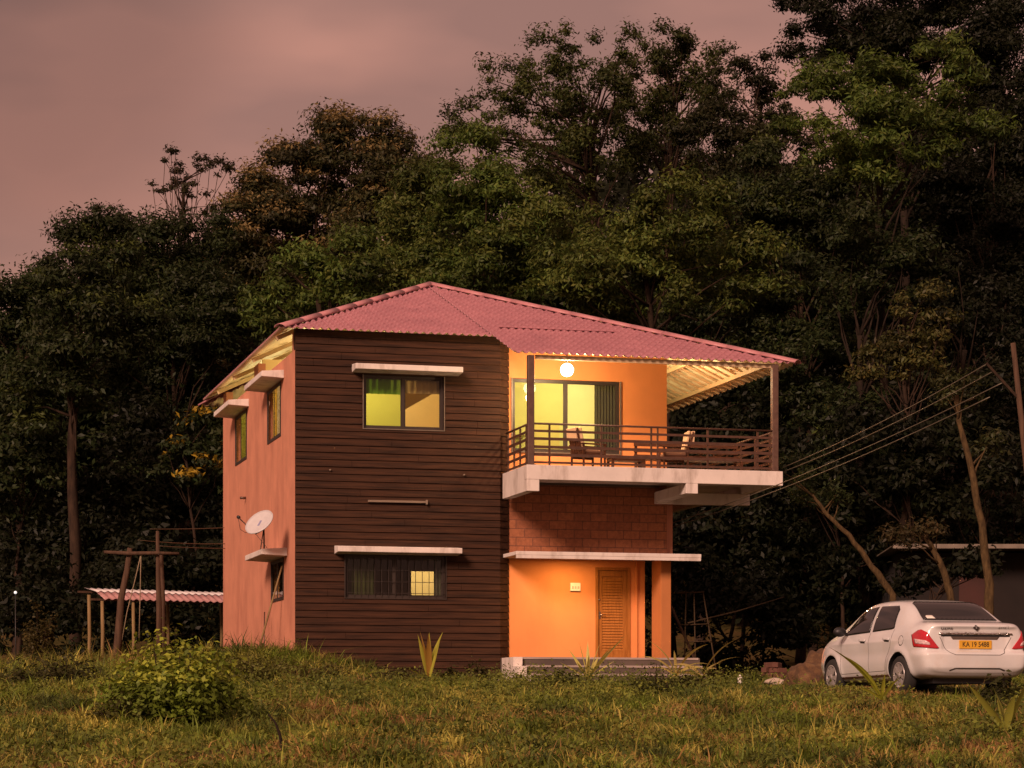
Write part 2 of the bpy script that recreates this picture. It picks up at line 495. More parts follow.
# boarded front: lapped boards with a chamfered right corner
def build_siding():
    mb = MB(); rng = random.Random(4)
    pitch = 0.170
    rows = [ZB + 0.1 + k * pitch for k in range(60)]
    top = 7.74
    rows = [r for r in rows if r < top] + [top]
    holes = [win_front_up, win_front_low]
    for k in range(len(rows) - 1):
        z0, z1 = rows[k], rows[k + 1]
        jo = rng.uniform(-0.004, 0.004)
        off = lambda z: -0.036 + jo + 0.030 * (z - z0) / (z1 - z0)
        zm = z1 - 0.016
        joint = [rng.uniform(0.4, 4.6)]
        for u0, u1, a, b in cells(0.0, 4.99, z0, zm, holes, joint):
            if abs(u1 - joint[0]) < 1e-6: u1 -= 0.006
            mb.hexa([(u0, off(a), a), (u1, off(a), a), (u1, 0.0, a), (u0, 0.0, a)],
                    [(u0, off(b), b), (u1, off(b), b), (u1, 0.0, b), (u0, 0.0, b)])
        o0, o1 = off(z0), off(zm)
        mb.hexa([(4.99, o0, z0), (AX + o0 * -0.4, BY - 0.02, z0), (AX - 0.05, BY - 0.0, z0), (4.99, 0.0, z0)],
                [(4.99, o1, zm), (AX + o1 * -0.4, BY - 0.02, zm), (AX - 0.05, BY - 0.0, zm), (4.99, 0.0, zm)])
    return mb.build('siding', M_siding, HOUSE)
build_siding()
mb = MB()
poly = [(4.962, 0.004), (4.984, 0.004), (5.244, 0.236), (5.244, 0.45), (4.962, 0.45)]
mb.add([(x, y, ZB) for x, y in poly] + [(x, y, 7.74) for x, y in poly], [(4, 3, 2, 1, 0), (5, 6, 7, 8, 9)] + [(i, (i + 1) % 5, (i + 1) % 5 + 5, i + 5) for i in range(5)])
mb.build('corner_pier', M_siding, HOUSE)

# the wall behind the boards and the other walls
mb = MB()
for u0, u1, a, b in cells(0.0, 4.96, ZB, 7.745, [win_front_up, win_front_low]):
    mb.box((u0 + (0.002 if u0 == 0 else 0), 0.003, a), (u1, 0.20, b))
mb.build('front_wall', M_siding, HOUSE)
mb = MB()
for u0, u1, a, b in cells(0.003, DEP, ZB, 7.24, [win_side_a, win_side_b, win_side_low]):
    mb.box((0.0, u0, a), (0.20, u1, b))
mb.build('side_wall', M_salmon, HOUSE)
# short piers that carry the roof above the salmon wall
for y0, y1 in ((0.21, 0.42), (5.6, 6.3), (11.4, 11.98)):
    mb = MB(); mb.box((0.005, y0, 7.24), (0.195, y1, 7.70)); mb.build('roof_pier', M_salmon, HOUSE)

slider = (5.36, 8.10, ZF + 0.04, 6.80)
slider_glass = (5.36, 8.10, 5.02, 6.80)
door_hole = (7.47, 8.36, 0.0, 2.24)
mb = MB()
for u0, u1, a, b in cells(AX - 0.02, BX, ZF, 7.83, [slider_glass]):
    mb.box((u0, BY, a), (u1, BY + 0.2, b))
mb.build('balcony_wall', M_orange, HOUSE)
mb = MB(); mb.box((AX - 0.02, BY, 2.52), (BX, BY + 0.2, ZF - 0.003)); mb.build('block_wall', M_block, HOUSE)
mb = MB()
for u0, u1, a, b in cells(AX - 0.02, 8.74, ZB, 2.517, [door_hole]):
    mb.box((u0, BY, a), (u1, BY + 0.2, b))
mb.box((8.50, BY - 0.045, 0.0), (8.535, BY, 2.51))
mb.build('porch_wall', M_orange, HOUSE)
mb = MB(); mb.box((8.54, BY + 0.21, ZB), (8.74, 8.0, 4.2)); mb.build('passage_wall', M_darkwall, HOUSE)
mb = MB(); mb.box((BX - 0.2, BY + 0.203, 2.6), (BX, DEP - 0.203, 7.05)); mb.build('right_wall', M_orange, HOUSE)
mb = MB(); mb.box((0.203, DEP - 0.2, ZB), (BX, DEP, 7.05)); mb.build('rear_wall', M_salmon, HOUSE)
# floors and inner partitions
mb = MB()
mb.box((0.203, 0.203, ZF - 0.22), (BX - 0.203, DEP - 0.203, ZF - 0.02))
mb.box((0.203, 0.203, -0.2), (8.5, DEP - 0.203, -0.01))
mb.build('floor_slab', M_concrete, HOUSE)
mb = MB()
mb.box((4.98, 0.46, ZF - 0.015), (5.10, 11.7, 7.85))
mb.box((0.21, 6.2, ZF - 0.015), (4.97, 6.3, 7.9))
mb.box((0.207, 0.207, ZF - 0.016), (4.97, 0.217, 5.42))
mb.build('upper_partition', M_yellow, HOUSE)
mb = MB()
mb.box((5.11, 5.2, ZF - 0.015), (9.10, 5.3, 8.0))
mb.box((5.105, 0.46, ZF - 0.015), (5.13, 5.19, 7.8))
mb.box((9.08, 0.46, ZF - 0.015), (9.105, 5.19, 7.0))
mb.build('balcony_room_wall', M_greenroom, HOUSE)
# an inner board box: low wardrobe and lintel seen through the balcony window
mb = MB(); mb.box((5.14, 4.6, 5.95), (7.0, 5.18, 6.18)); mb.build('loft_shelf', M_greenroom, HOUSE)
mb = MB(); mb.box((7.25, 5.12, ZF), (7.95, 5.19, 6.3)); mb.build('inner_door', M_yellow, HOUSE)
wv = [on_y(x_, y_, 2.5) for x_, y_ in ((401, 411), (406, 409), (443, 388), (443, 372), (401, 372))]
mb = MB(); mb.add([(p[0], 2.5, p[2]) for p in wv] + [(p[0], 2.6, p[2]) for p in wv], [(0, 1, 2, 3, 4), (9, 8, 7, 6, 5)] + [(i, i + 5, (i + 1) % 5 + 5, (i + 1) % 5) for i in range(5)])
mb.build('sloping_ceiling', plaster('ochre_interior', (0.56, 0.40, 0.15), 0.05, 0.9), HOUSE)
# ground-floor room with an inner doorway
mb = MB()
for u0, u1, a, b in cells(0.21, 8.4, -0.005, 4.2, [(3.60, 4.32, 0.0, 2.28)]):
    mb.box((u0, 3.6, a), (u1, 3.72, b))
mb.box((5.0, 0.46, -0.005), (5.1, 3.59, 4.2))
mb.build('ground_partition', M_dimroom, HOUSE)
mb = MB(); mb.box((0.21, 7.2, -0.005), (8.4, 7.3, 4.2)); mb.build('back_room_wall', M_yellow, HOUSE)

def room_lamp(x, y, z, energy, color, r=0.06):
    mb = MB(); mb.lathe([(0.001, -r), (r*0.7, -r*0.7), (r, 0), (r*0.7, r*0.7), (0.02, r), (0.02, r + 0.12)], 12)
    o = mb.build('ceiling_bulb', M_bulb, HOUSE); o.location = (x, y, z)
    ld = bpy.data.lights.new('room_light', 'POINT'); ld.energy = energy; ld.color = color; ld.shadow_soft_size = 0.12
    lo = bpy.data.objects.new('room_light', ld); link(lo, HOUSE); lo.location = (x, y, z - 0.16)
room_lamp(2.5, 4.3, 7.62, 200, (1.0, 0.74, 0.34))
room_lamp(2.0, 9.2, 7.50, 150, (1.0, 0.80, 0.34))
room_lamp(on_y(582, 378, 3.4)[0], 3.4, on_y(582, 378, 3.4)[2], 150, (1.0, 0.88, 0.42))
room_lamp(4.6, 5.4, 2.9, 150, (1.0, 0.76, 0.40))

M_gl_green = thin_glass('green_tinted_glass', (0.64, 0.90, 0.40))
M_gl_clear = thin_glass('clear_glass', (0.92, 0.92, 0.86))
M_gl_lime = thin_glass('lime_glass', (0.84, 0.88, 0.60))
M_gl_dark = thin_glass('smoked_glass', (0.70, 0.76, 0.52))

def window(axis, rect, plane, panes, depth=0.09, fr=0.055, mull=True, framemat=None):
    """sliding window set back in its opening; axis 'x' = front wall, 'y' = side wall"""
    u0, u1, z0, z1 = rect
    def P(u, d, z): return (u, plane + d, z) if axis == 'x' else (plane + d, u, z)
    mb = MB(); e = 0.004
    a, b = (0.05, 0.05 + depth) if axis == 'x' else (-0.022, 0.012)
    mb.box(P(u0 + e, a, z0 + e), P(u0 + fr, b, z1 - e)); mb.box(P(u1 - fr, a, z0 + e), P(u1 - e, b, z1 - e))
    mb.box(P(u0 + fr, a + e, z0 + e), P(u1 - fr, b - e, z0 + fr)); mb.box(P(u0 + fr, a + e, z1 - fr), P(u1 - fr, b - e, z1 - e))
    um = (u0 + u1) / 2
    mb.box(P(um - 0.03, a + 0.01, z0 + fr), P(um + 0.03, b - 0.01, z1 - fr))
    w = mb.build('window', framemat or M_frame, HOUSE)
    half = [(u0 + fr, um - 0.03), (um + 0.03, u1 - fr)]
    for k, (h, gm) in enumerate(zip(half, panes)):
        g = MB(); d = (a + 0.03 + 0.025 * k) if axis == 'x' else (a + 0.014 + 0.008 * k)
        # sash round the pane, then the pane
        s = MB(); sw = 0.012 if axis == 'x' else 0.004
        s.box(P(h[0], d - sw, z0 + fr), P(h[0] + 0.03, d + sw, z1 - fr)); s.box(P(h[1] - 0.03, d - sw, z0 + fr), P(h[1], d + sw, z1 - fr))
        s.box(P(h[0] + 0.03, d - sw * .9, z0 + fr), P(h[1] - 0.03, d + sw * .9, z0 + fr + 0.03)); s.box(P(h[0] + 0.03, d - sw * .9, z1 - fr - 0.03), P(h[1] - 0.03, d + sw * .9, z1 - fr))
        s.build('sash', framemat or M_frame, w)
        g.add([P(h[0] + 0.03, d, z0 + fr + 0.03), P(h[1] - 0.03, d, z0 + fr + 0.03), P(h[1] - 0.03, d, z1 - fr - 0.03), P(h[0] + 0.03, d, z1 - fr - 0.03)], [(0, 1, 2, 3)])
        g.build('pane', gm, w)
    if axis == 'y': return w
    # outer trim
    t = MB(); q = 0.022
    for r in ((u0 - q, u0, z0 - q, z1), (u1, u1 + q, z0 - q, z1), (u0, u1, z0 - q, z0)):
        t.box(P(r[0], -0.045, r[2]), P(r[1], 0.02, r[3]))
    t.build('trim', M_alu if (axis == 'x' and z0 > 3) else M_frame, w)
    return w
w1 = window('x', win_front_up, 0.0, (M_gl_green, M_gl_clear))
w2 = window('x', win_front_low, 0.0, (M_gl_dark, M_gl_clear))
g = MB()
for k in range(15):
    x = win_front_low[0] + 0.06 + k * (win_front_low[1] - win_front_low[0] - 0.12) / 14
    g.bar((x, 0.035, win_front_low[2]), (x, 0.035, win_front_low[3]), 0.012, 0.012)
for k in range(4):
    z = win_front_low[2] + 0.12 + k * 0.27
    g.bar((win_front_low[0], 0.022, z), (win_front_low[1], 0.022, z), 0.012, 0.012)
g.build('grille', M_frame, w2)
window('y', win_side_a, 0.0, (M_gl_clear, M_gl_clear))
window('y', win_side_b, 0.0, (M_gl_dark, M_gl_clear))
window('y', win_side_low, 0.0, (M_gl_dark, M_gl_dark))
window('x', slider_glass, BY, (M_gl_lime, M_gl_clear), depth=0.1, fr=0.06)
# curtains
def cloth(name, c):
    m = leaf_mat(name, 0.85, 0.95)
    a = [n for n in m.node_tree.nodes if n.type == 'ATTRIBUTE'][0]
    n1 = nz(m.node_tree, 6, 4); r1 = ramp(m.node_tree, n1.outputs['Fac'], [(0.3, sc(c, 0.9)), (0.7, sc(c, 1.1))])
    for l in list(a.outputs['Color'].links): m.node_tree.links.new(r1.outputs['Color'], l.to_socket)
    m.node_tree.nodes.remove(a)
    return m
def curtain(name, x0, x1, y, z0, z1, mat, n=40, amp=0.03, side=False):
    mb = MB(); vs = []; fs = []
    for k in range(n + 1):
        x = x0 + (x1 - x0) * k / n; d = amp * math.sin(k * 1.1) + amp * 0.4 * math.sin(k * 2.3)
        vs += [(y + d, x, z0), (y + d * 0.7, x, z1)] if side else [(x, y + d, z0), (x, y + d * 0.7, z1)]
    for k in range(n): fs.append((2*k, 2*k+2, 2*k+3, 2*k+1))
    mb.add(vs, fs, 0, True)
    return mb.build(name, mat, HOUSE)
M_curt = plaster('dark_curtain', (0.05, 0.055, 0.03), 0.2, 0.95)
M_curt2 = plaster('green_curtain', (0.30, 0.38, 0.10), 0.2, 0.95)
M_blind = plaster('roller_blind', (0.50, 0.38, 0.14), 0.15, 0.95)
curtain('curtain', 7.52, 8.06, 0.50, 4.7, 6.78, M_curt)
curtain('curtain', 1.70, 2.60, 0.26, 6.30, 6.76, M_curt2, 30, 0.02)
curtain('curtain', 2.62, 3.58, 0.27, 6.34, 6.76, M_blind, 30, 0.02)
curtain('curtain', 1.24, 1.95, 0.27, 1.2, 2.5, M_curt)
curtain('curtain', 3.42, 3.62, 0.27, 1.2, 2.5, M_curt, 12)

curtain('curtain', 2.02, 2.95, 0.06, 5.44, 6.75, cloth('white_cloth', (0.75, 0.70, 0.62)), 24, 0.015, True)
curtain('curtain', 2.97, 3.60, 0.06, 5.44, 6.75, cloth('yellow_cloth', (0.80, 0.55, 0.14)), 20, 0.015, True)
curtain('curtain', 7.55, 9.0, 0.06, 5.44, 6.75, cloth('lime_cloth', (0.55, 0.50, 0.16)), 24, 0.02, True)

# sunshade slabs over the windows
def sunshade(axis, u0, u1, z, out=0.55, th=0.13):
    mb = MB()
    if axis == 'x':
        mb.hexa([(u0, -out, z - 0.02), (u1, -out, z - 0.02), (u1, -0.002, z - 0.05), (u0, -0.002, z - 0.05)],
                [(u0, -out, z + th - 0.04), (u1, -out, z + th - 0.04), (u1, -0.002, z + th), (u0, -0.002, z + th)])
    else:
        mb.hexa([(-out, u0, z - 0.02), (-0.002, u0, z - 0.05), (-0.002, u1, z - 0.05), (-out, u1, z - 0.02)],
                [(-out, u0, z + th - 0.04), (-0.002, u0, z + th), (-0.002, u1, z + th), (-out, u1, z + th - 0.04)])
    return mb.build('sunshade', M_white, HOUSE, bevel=0.012)
sunshade('x', 1.36, 3.96, 6.80, 0.50, 0.15)
sunshade('x', 0.94, 3.94, 2.49, 0.50, 0.15)
sunshade('y', 1.55, 4.35, 6.83, 0.55, 0.15)
sunshade('y', 7.15, 9.95, 6.83, 0.55, 0.15)
sunshade('y', 1.10, 3.75, 2.50, 0.62, 0.15)

# roof -------------------------------------------------------------
def tile_slope(along, x0, x1, y0, y1, zfun, clips, name, amp=0.026, per=0.19):
    """corrugated tile sheet; 'along' is the axis parallel to the eave. zfun gives the height."""
    bm = bmesh.new()
    if along == 'x': a0, a1, b0, b1 = x0, x1, y0, y1
    else: a0, a1, b0, b1 = y0, y1, x0, x1
    na = int(round((a1 - a0) / per * 6))
    step = 0.33
    dirn = 1 if b1 > b0 else -1
    nb = int(abs(b1 - b0) / step) + 1
    rows = []
    for k in range(nb):
        s0 = b0 + dirn * k * step; s1 = b0 + dirn * min((k + 1) * step, abs(b1 - b0))
        rows += [(s0 - (dirn * 0.04 if k else 0), 0.045), (s1, 0.0)]
    grid = []
    for s, lift in rows:
        line = []
        for i in range(na + 1):
            a = a0 + (a1 - a0) * i / na
            w = math.cos(2 * math.pi * a / per)
            h = amp * (1 if w > 0 else -1) * abs(w) ** 0.7
            x, y = (a, s) if along == 'x' else (s, a)
            line.append(bm.verts.new((x, y, zfun(x, y) + h + lift)))
        grid.append(line)
    for j in range(len(grid) - 1):
        for i in range(na):
            bm.faces.new((grid[j][i], grid[j][i+1], grid[j+1][i+1], grid[j+1][i]))
    for p, q, keep in clips:
        n = Vector((-(q.y - p.y), q.x - p.x, 0)).normalized()
        if (keep - p).dot(n) < 0: n = -n
        bmesh.ops.bisect_plane(bm, geom=bm.verts[:] + bm.edges[:] + bm.faces[:], plane_co=p, plane_no=n, clear_inner=True)
    bmesh.ops.recalc_face_normals(bm, faces=bm.faces[:])
    if sum(f.normal.z for f in bm.faces) < 0: bmesh.ops.reverse_faces(bm, faces=bm.faces[:])
    for f in bm.faces: f.smooth = True
    return bm
def merge_bm(bms, name, mats, parent):
    out = bmesh.new()
    for b in bms:
        me = bpy.data.meshes.new('tmp'); b.to_mesh(me); b.free(); out.from_mesh(me); bpy.data.meshes.remove(me)
    me = bpy.data.meshes.new(name); out.to_mesh(me); out.free()
    for m in mats: me.materials.append(m)
    o = bpy.data.objects.new(name, me); link(o, parent)
    md = o.modifiers.new('sheet', 'SOLIDIFY'); md.thickness = 0.012; md.offset = -1; md.material_offset = 1; md.material_offset_rim = 0
    return o
zl = lambda x, y: LC.z + (PK.z - LC.z) * (x - LC.x) / (PK.x - LC.x)
zr = lambda x, y: RC.z + (PK.z - RC.z) * (RC.x - x) / (RC.x - PK.x)
zfr = lambda x, y: roof_front(y)
zbk = lambda x, y: 7.5 + (PK.z - 7.5) * (BKY - y) / (BKY - PK.y)
LB = Vector((LC.x, BKY, 0)); RB = Vector((RC.x, BKY, 0))
flat = lambda v: Vector((v.x, v.y, 0))
C_ = flat(PK)
kf = Vector((5.0, 0.0, 0)); kl = Vector((0, 6.0, 0)); kr = Vector((11.0, 6.0, 0))
bms = [
    tile_slope('x', LC.x, 4.74, EY_, PK.y, zfr, [(flat(LC), C_, kf)], 'f'),
    tile_slope('x', 4.74, RC.x, -2.28, PK.y, zfr, [(flat(RC), C_, kf), (flat(LC), C_, kf)], 'f2'),
    tile_slope('y', LC.x, PK.x, EY_, BKY, zl, [(flat(LC), C_, kl), (LB, C_, kl)], 'l'),
    tile_slope('y', RC.x, PK.x, -2.28, BKY, zr, [(flat(RC), C_, kr), (RB, C_, kr)], 'r', 0.060, 0.27),
    tile_slope('x', LC.x, RC.x, BKY, PK.y, zbk, [(LB, C_, Vector((5, 13, 0))), (RB, C_, Vector((5, 13, 0)))], 'b'),
]
ROOF = merge_bm(bms, 'roof', [M_roof, M_under], HOUSE)
def cap(p, q, r=0.11):
    mb = MB(); p = Vector(p); q = Vector(q); n = int((q - p).length / 0.95)
    d = (q - p).normalized(); s = d.cross(Vector((0, 0, 1))).normalized(); t = s.cross(d)
    for k in range(n):
        a = p + (q - p) * (k / n); b = p + (q - p) * ((k + 1.06) / n)
        vs = []; fs = []
        for e, (c, rr) in enumerate(((a, r * 1.015), (b, r * 0.985))):
            for i in range(9):
                an = math.pi * i / 8
                vs.append(c + s * math.cos(an) * rr * 1.25 + t * (math.sin(an) * rr * 0.75 + 0.004 * (1 - e)))
        for i in range(8): fs.append((i, i + 1, 10 + i, 9 + i))
        mb.add(vs, fs, 0, True)
    o = mb.build('ridge_cap', M_cap, ROOF)
    md = o.modifiers.new('sheet', 'SOLIDIFY'); md.thickness = 0.01
up = Vector((0, 0, 0.03))
cap(PK + up, LC + up); cap(PK + up, RC + up)
cap(PK + up, Vector((LC.x, BKY, 7.55))); cap(PK + up, Vector((RC.x, BKY, 7.3)))
# a sheet overlap running across the front slope
mb = MB()
mb.bar((5.2, 0.9, roof_front(0.9) + 0.035), (8.2, 0.9, roof_front(0.9) + 0.035), 0.16, 0.012)
mb.build('sheet_overlap', M_roof, ROOF)
# purlins and rafters under the sheets
M_steel = simple('painted_steel', (0.55, 0.40, 0.24), 0.5, var=0.1)
hipr = lambda x: -2.28 + (RC.x - x) * (PK.y + 2.28) / (RC.x - PK.x)
hipl = lambda y: LC.x + (y - LC.y) * (PK.x - LC.x) / (PK.y - LC.y)
def under(name, p, q, w=0.07, h=0.10):
    mb = MB(); mb.bar(p, q, w, h); mb.build(name, M_steel, ROOF)
for x in (11.25, 10.3):
    under('purlin', (x, hipr(x) + 0.25, zr(x, 0) - 0.14), (x, 10.0, zr(x, 0) - 0.14))
for y in (-2.1, -1.0):
    xe = RC.x - (y + 2.28) / (PK.y + 2.28) * (RC.x - PK.x) - 0.25
    under('purlin', (5.3, y, roof_front(y) - 0.10), (xe, y, roof_front(y) - 0.10))
under('hip_rafter', (11.45, -2.05, RC.z + 0.02), (9.4, 0.80, zr(9.4, 0) - 0.12), 0.08, 0.10)
for k in range(22):
    y = -1.7 + k * 0.46
    xs = max(9.35, RC.x - (y + 2.28) / (PK.y + 2.28) * (RC.x - PK.x) + 0.35)
    if xs < 11.5: under('added_rib', (xs, y, zr(xs, 0) - 0.085), (11.62, y, zr(11.62, 0) - 0.085), 0.05, 0.045)  # added bars standing in for the sheet's dark grooves
for y in (0.9, 4.6, 8.0, 11.0):
    xe = min(2.8, hipl(y) - 0.25)
    under('rafter', (-0.30, y, zl(-0.30, y) - 0.10), (xe, y, zl(xe, y) - 0.10))

# balcony ----------------------------------------------------------
FY, FX0, FX1 = -2.30, 5.04, 11.37
mb = MB()
mb.box((FX0, FY, ZF - 0.34), (FX1, FY + 0.22, ZF))                    # front edge beam
mb.box((FX0 + 0.22, FY + 0.222, ZF - 0.16), (FX1 - 0.2, BY - 0.003, ZF - 0.004))   # slab
mb.box((FX1 - 0.198, FY + 0.222, ZF - 0.34), (FX1, 6.0, ZF))
mb.box((BX + 0.003, BY, ZF - 0.16), (FX1 - 0.2, 6.0, ZF - 0.004))
mb.box((FX0 + 0.002, FY + 0.222, ZF - 0.61), (FX0 + 0.218, -0.06, ZF - 0.001))
BALC = mb.build('balcony', M_white, HOUSE, bevel=0.01)
xs0 = on_y(686, 500, FY)[0]; xs1 = on_y(698, 500, FY)[0]
for p_, q_ in (((FX0 + 0.001, FY + 0.001, ZF - 0.61), (FX0 + 0.30, FY + 0.219, ZF - 0.342)),
               ((xs0, FY + 0.002, ZF - 0.58), (xs1, BY - 0.22, ZF - 0.342)),
               ((on_y(657, 500, 0.03)[0], BY - 0.215, ZF - 0.62), (on_y(750, 500, 0.03)[0], BY - 0.006, ZF - 0.342))):
    mb = MB(); mb.box(p_, q_); mb.build('beam', M_white, BALC, bevel=0.008)
mb = MB(); mb.box((BX - 0.02, BY + 0.21, 2.6), (BX + 0.22, BY + 0.45, ZF - 0.17)); mb.build('pier', M_salmon, HOUSE)

def railing(p, q, name='railing'):
    p = Vector(p); q = Vector(q); d = (q - p); Ln = d.length; d.normalize()
    mb = MB()
    mb.tube([p + Vector((0, 0, 0.97)), q + Vector((0, 0, 0.97))], 0.025, 8)
    for z, h in ((0.80, 0.055), (0.62, 0.065), (0.43, 0.065), (0.25, 0.065), (0.07, 0.05)):
        mb.bar(p + Vector((0, 0, z)), q + Vector((0, 0, z)), 0.022, h)
    return mb.build(name, M_rail, BALC), p, d, Ln
def baluster(parent, c):
    mb = MB(); mb.box((c.x - 0.02, c.y - 0.02, c.z), (c.x + 0.02, c.y + 0.02, c.z + 0.955)); mb.build('baluster', M_rail, parent)
ry = FY + 0.10
r1, p, d, Ln = railing((FX0 + 0.10, ry, ZF), (FX1 - 0.10, ry, ZF))
for px_ in (549.8, 601.6, 651.6, 658, 708, 758):
    x = on_y(px_, 440, ry)[0]; baluster(r1, Vector((x, ry + 0.03, ZF)))
r2, p, d, Ln = railing((FX0 + 0.10, ry + 0.08, ZF), (FX0 + 0.10, -0.05, ZF))
for k in range(4): baluster(r2, p + d * (0.35 + k * 0.55) + Vector((0.03, 0, 0)))
r3, p, d, Ln = railing((FX1 - 0.10, ry + 0.08, ZF), (FX1 - 0.10, 5.9, ZF))
for k in range(8): baluster(r3, p + d * (0.35 + k * 1.0) + Vector((-0.03, 0, 0)))
for x in (on_y(531, 440, ry)[0], FX1 - 0.16):
    mb = MB(); zt = roof_front(ry) - 0.04
    mb.box((x - 0.075, ry - 0.035, ZF + 0.002), (x + 0.075, ry + 0.115, zt)); mb.box((x - 0.11, ry - 0.06, ZF + 0.001), (x + 0.11, ry + 0.14, ZF + 0.02))
    mb.build('post', M_post, BALC, bevel=0.01)

# balcony lamps: one hangs under the front eave, one on the right-hand wall
def balcony_lamp(pos, arm, energy, R=0.17):
    mb = MB(); mb.tube(arm, 0.016, 8)
    e = Vector(arm[0]); mb.lathe([(0.001, -0.02), (0.06, -0.015), (0.06, 0.015), (0.001, 0.02)], 16, 0, Matrix.Translation(e))
    lamp = mb.build('balcony_lamp', M_black, HOUSE)
    mb = MB(); mb.lathe([(R * math.sin(a) + 1e-4, -R * math.cos(a)) for a in np.linspace(0, math.pi, 14)], 24)
    gl = mb.build('globe', M_globe, lamp); gl.location = pos; gl.visible_shadow = True
    ld = bpy.data.lights.new('balcony_light', 'POINT'); ld.energy = energy; ld.color = (1.0, 0.66, 0.34); ld.shadow_soft_size = 0.10
    lo = bpy.data.objects.new('balcony_light', ld); link(lo, lamp)
    lo.location = (pos[0], pos[1], pos[2] - R - 0.09)
lp = on_y(567, 370, -1.35)
balcony_lamp(lp, [(lp[0], lp[1], roof_front(lp[1]) - 0.05), (lp[0], lp[1], lp[2] + 0.13)], 310, 0.155)
l2 = np.array([9.50, 1.35, 7.22])
balcony_lamp(l2, [(BX + 0.005, l2[1], l2[2] + 0.02), (l2[0] - 0.06, l2[1], l2[2] + 0.02)], 130, 0.09)

# porch ------------------------------------------------------------
PY0 = -1.15
mb = MB(); mb.box((5.09, PY0, 2.42), (9.72, BY - 0.003, 2.51)); mb.build('porch_roof', M_white, HOUSE, bevel=0.01)
mb = MB(); mb.box((5.10, PY0 + 0.004, 2.345), (9.71, PY0 + 0.07, 2.419)); mb.build('drip_edge', M_white, HOUSE)
M_column = plaster('column_shade_plaster', (0.42, 0.155, 0.048), 0.08, 0.85)  # wall orange darkened: the front face's shade is put into the colour
cx0 = on_y(661, 600, -0.62)[0]; cx1 = on_y(671, 600, -0.62)[0]
mb = MB(); mb.box((cx0, -0.62, 0.0), (cx1, 0.10, 2.417)); mb.build('porch_column', M_column, HOUSE, bevel=0.008)
mb = MB()
mb.box((7.0, -0.98, 2.408), (7.36, -0.66, 2.418)); PL = mb.build('porch_light', M_led, HOUSE)
ld = bpy.data.lights.new('porch_light_glow', 'AREA'); ld.energy = 60; ld.color = (1.0, 0.54, 0.19); ld.size = 0.34
lo = bpy.data.objects.new('porch_light_glow', ld); link(lo, HOUSE); lo.location = (6.6, -0.80, 2.395); PL.location = (-0.58, 0, 0)
# floor and steps
mb = MB()
mb.box((5.0, -1.25, ZB), (9.65, BY - 0.003, -0.002))
mb.box((5.2, -1.55, ZB), (9.60, -1.252, -0.20)); mb.box((5.45, -1.85, ZB), (9.60, -1.552, -0.40))
STEP = mb.build('porch_steps', M_concrete, HOUSE, bevel=0.012)
mb = MB()
for y, z in ((-1.25, -0.002), (-1.55, -0.20), (-1.85, -0.40)):
    mb.box((5.22 if z < -0.1 else 5.0, y - 0.02, z - 0.045), (9.60, y - 0.001, z + 0.004))
mb.build('nosing', M_nosing, STEP)
mb = MB()
for k, (z, y) in enumerate(((0.0, -1.35), (-0.22, -1.75), (-0.42, -2.1))):
    mb.box((4.96 + 0.004 * k, y, ZB), (5.19 - 0.004 * k, -0.3 - 0.003 * k, z - 0.003))
mb.build('cheek_wall', M_white, STEP)
# door
mb = MB(); a, b, z0, z1 = door_hole
mb.box((a, BY - 0.02, 0.0), (a + 0.07, BY + 0.12, z1)); mb.box((b - 0.07, BY - 0.02, 0.0), (b, BY + 0.12, z1)); mb.box((a + 0.07, BY - 0.018, z1 - 0.07), (b - 0.07, BY + 0.118, z1))
DF = mb.build('door_frame', M_door, HOUSE)
mb = MB(); a += 0.075; b -= 0.075; z1 -= 0.075
y0, y1 = BY + 0.03, BY + 0.075
st = 0.10
mb.box((a, y0, 0.015), (a + st, y1, z1)); mb.box((b - st, y0, 0.015), (b, y1, z1))
mb.box((a + st, y0 + 0.002, 0.015), (b - st, y1, 0.20)); mb.box((a + st, y0 + 0.002, z1 - 0.14), (b - st, y1, z1))
k = 0; z = 0.205
while z < z1 - 0.20:
    mb.hexa([(a + st, y0 + 0.004, z), (b - st, y0 + 0.004, z), (b - st, y1, z), (a + st, y1, z)],
            [(a + st, y0 + 0.026, z + 0.062), (b - st, y0 + 0.026, z + 0.062), (b - st, y1, z + 0.062), (a + st, y1, z + 0.062)])
    z += 0.068
mb.box((a + st, y1 - 0.012, 0.2), (b - st, y1 - 0.002, z1 - 0.14))
DOOR = mb.build('door', M_door, HOUSE)
mb = MB(); mb.box((a + 0.025, y0 - 0.008, 0.98), (a + 0.065, y0 - 0.001, 1.16)); mb.tube([(a + 0.045, y0 - 0.005, 1.08), (a + 0.045, y0 - 0.045, 1.08), (a + 0.17, y0 - 0.045, 1.08)], 0.012, 8)
mb.build('handle', M_brass, DOOR)
mb = MB(); mb.lathe([(0.001, 0.012), (0.02, 0.01), (0.022, 0.0)], 12, 0, Matrix.Translation((a + 0.045, y0 - 0.001, 1.45)) @ Matrix.Rotation(math.radians(90), 4, 'X')); mb.build('lock', M_brass, DOOR)
# small white plate with grey lines, and its bracket
sx = on_y(575, 587, BY)
mb = MB(); mb.box((sx[0] - 0.13, BY - 0.05, sx[2] - 0.10), (sx[0] + 0.13, BY - 0.002, sx[2] + 0.10)); SG = mb.build('switch_box', M_signw, HOUSE, bevel=0.01)
mb = MB()
for dx in (-0.07, 0.0, 0.07): mb.box((sx[0] + dx - 0.022, BY - 0.055, sx[2] - 0.05), (sx[0] + dx + 0.022, BY - 0.0505, sx[2] + 0.02))
mb.build('switch', simple('switch_grey', (0.45, 0.42, 0.38), 0.5), SG)
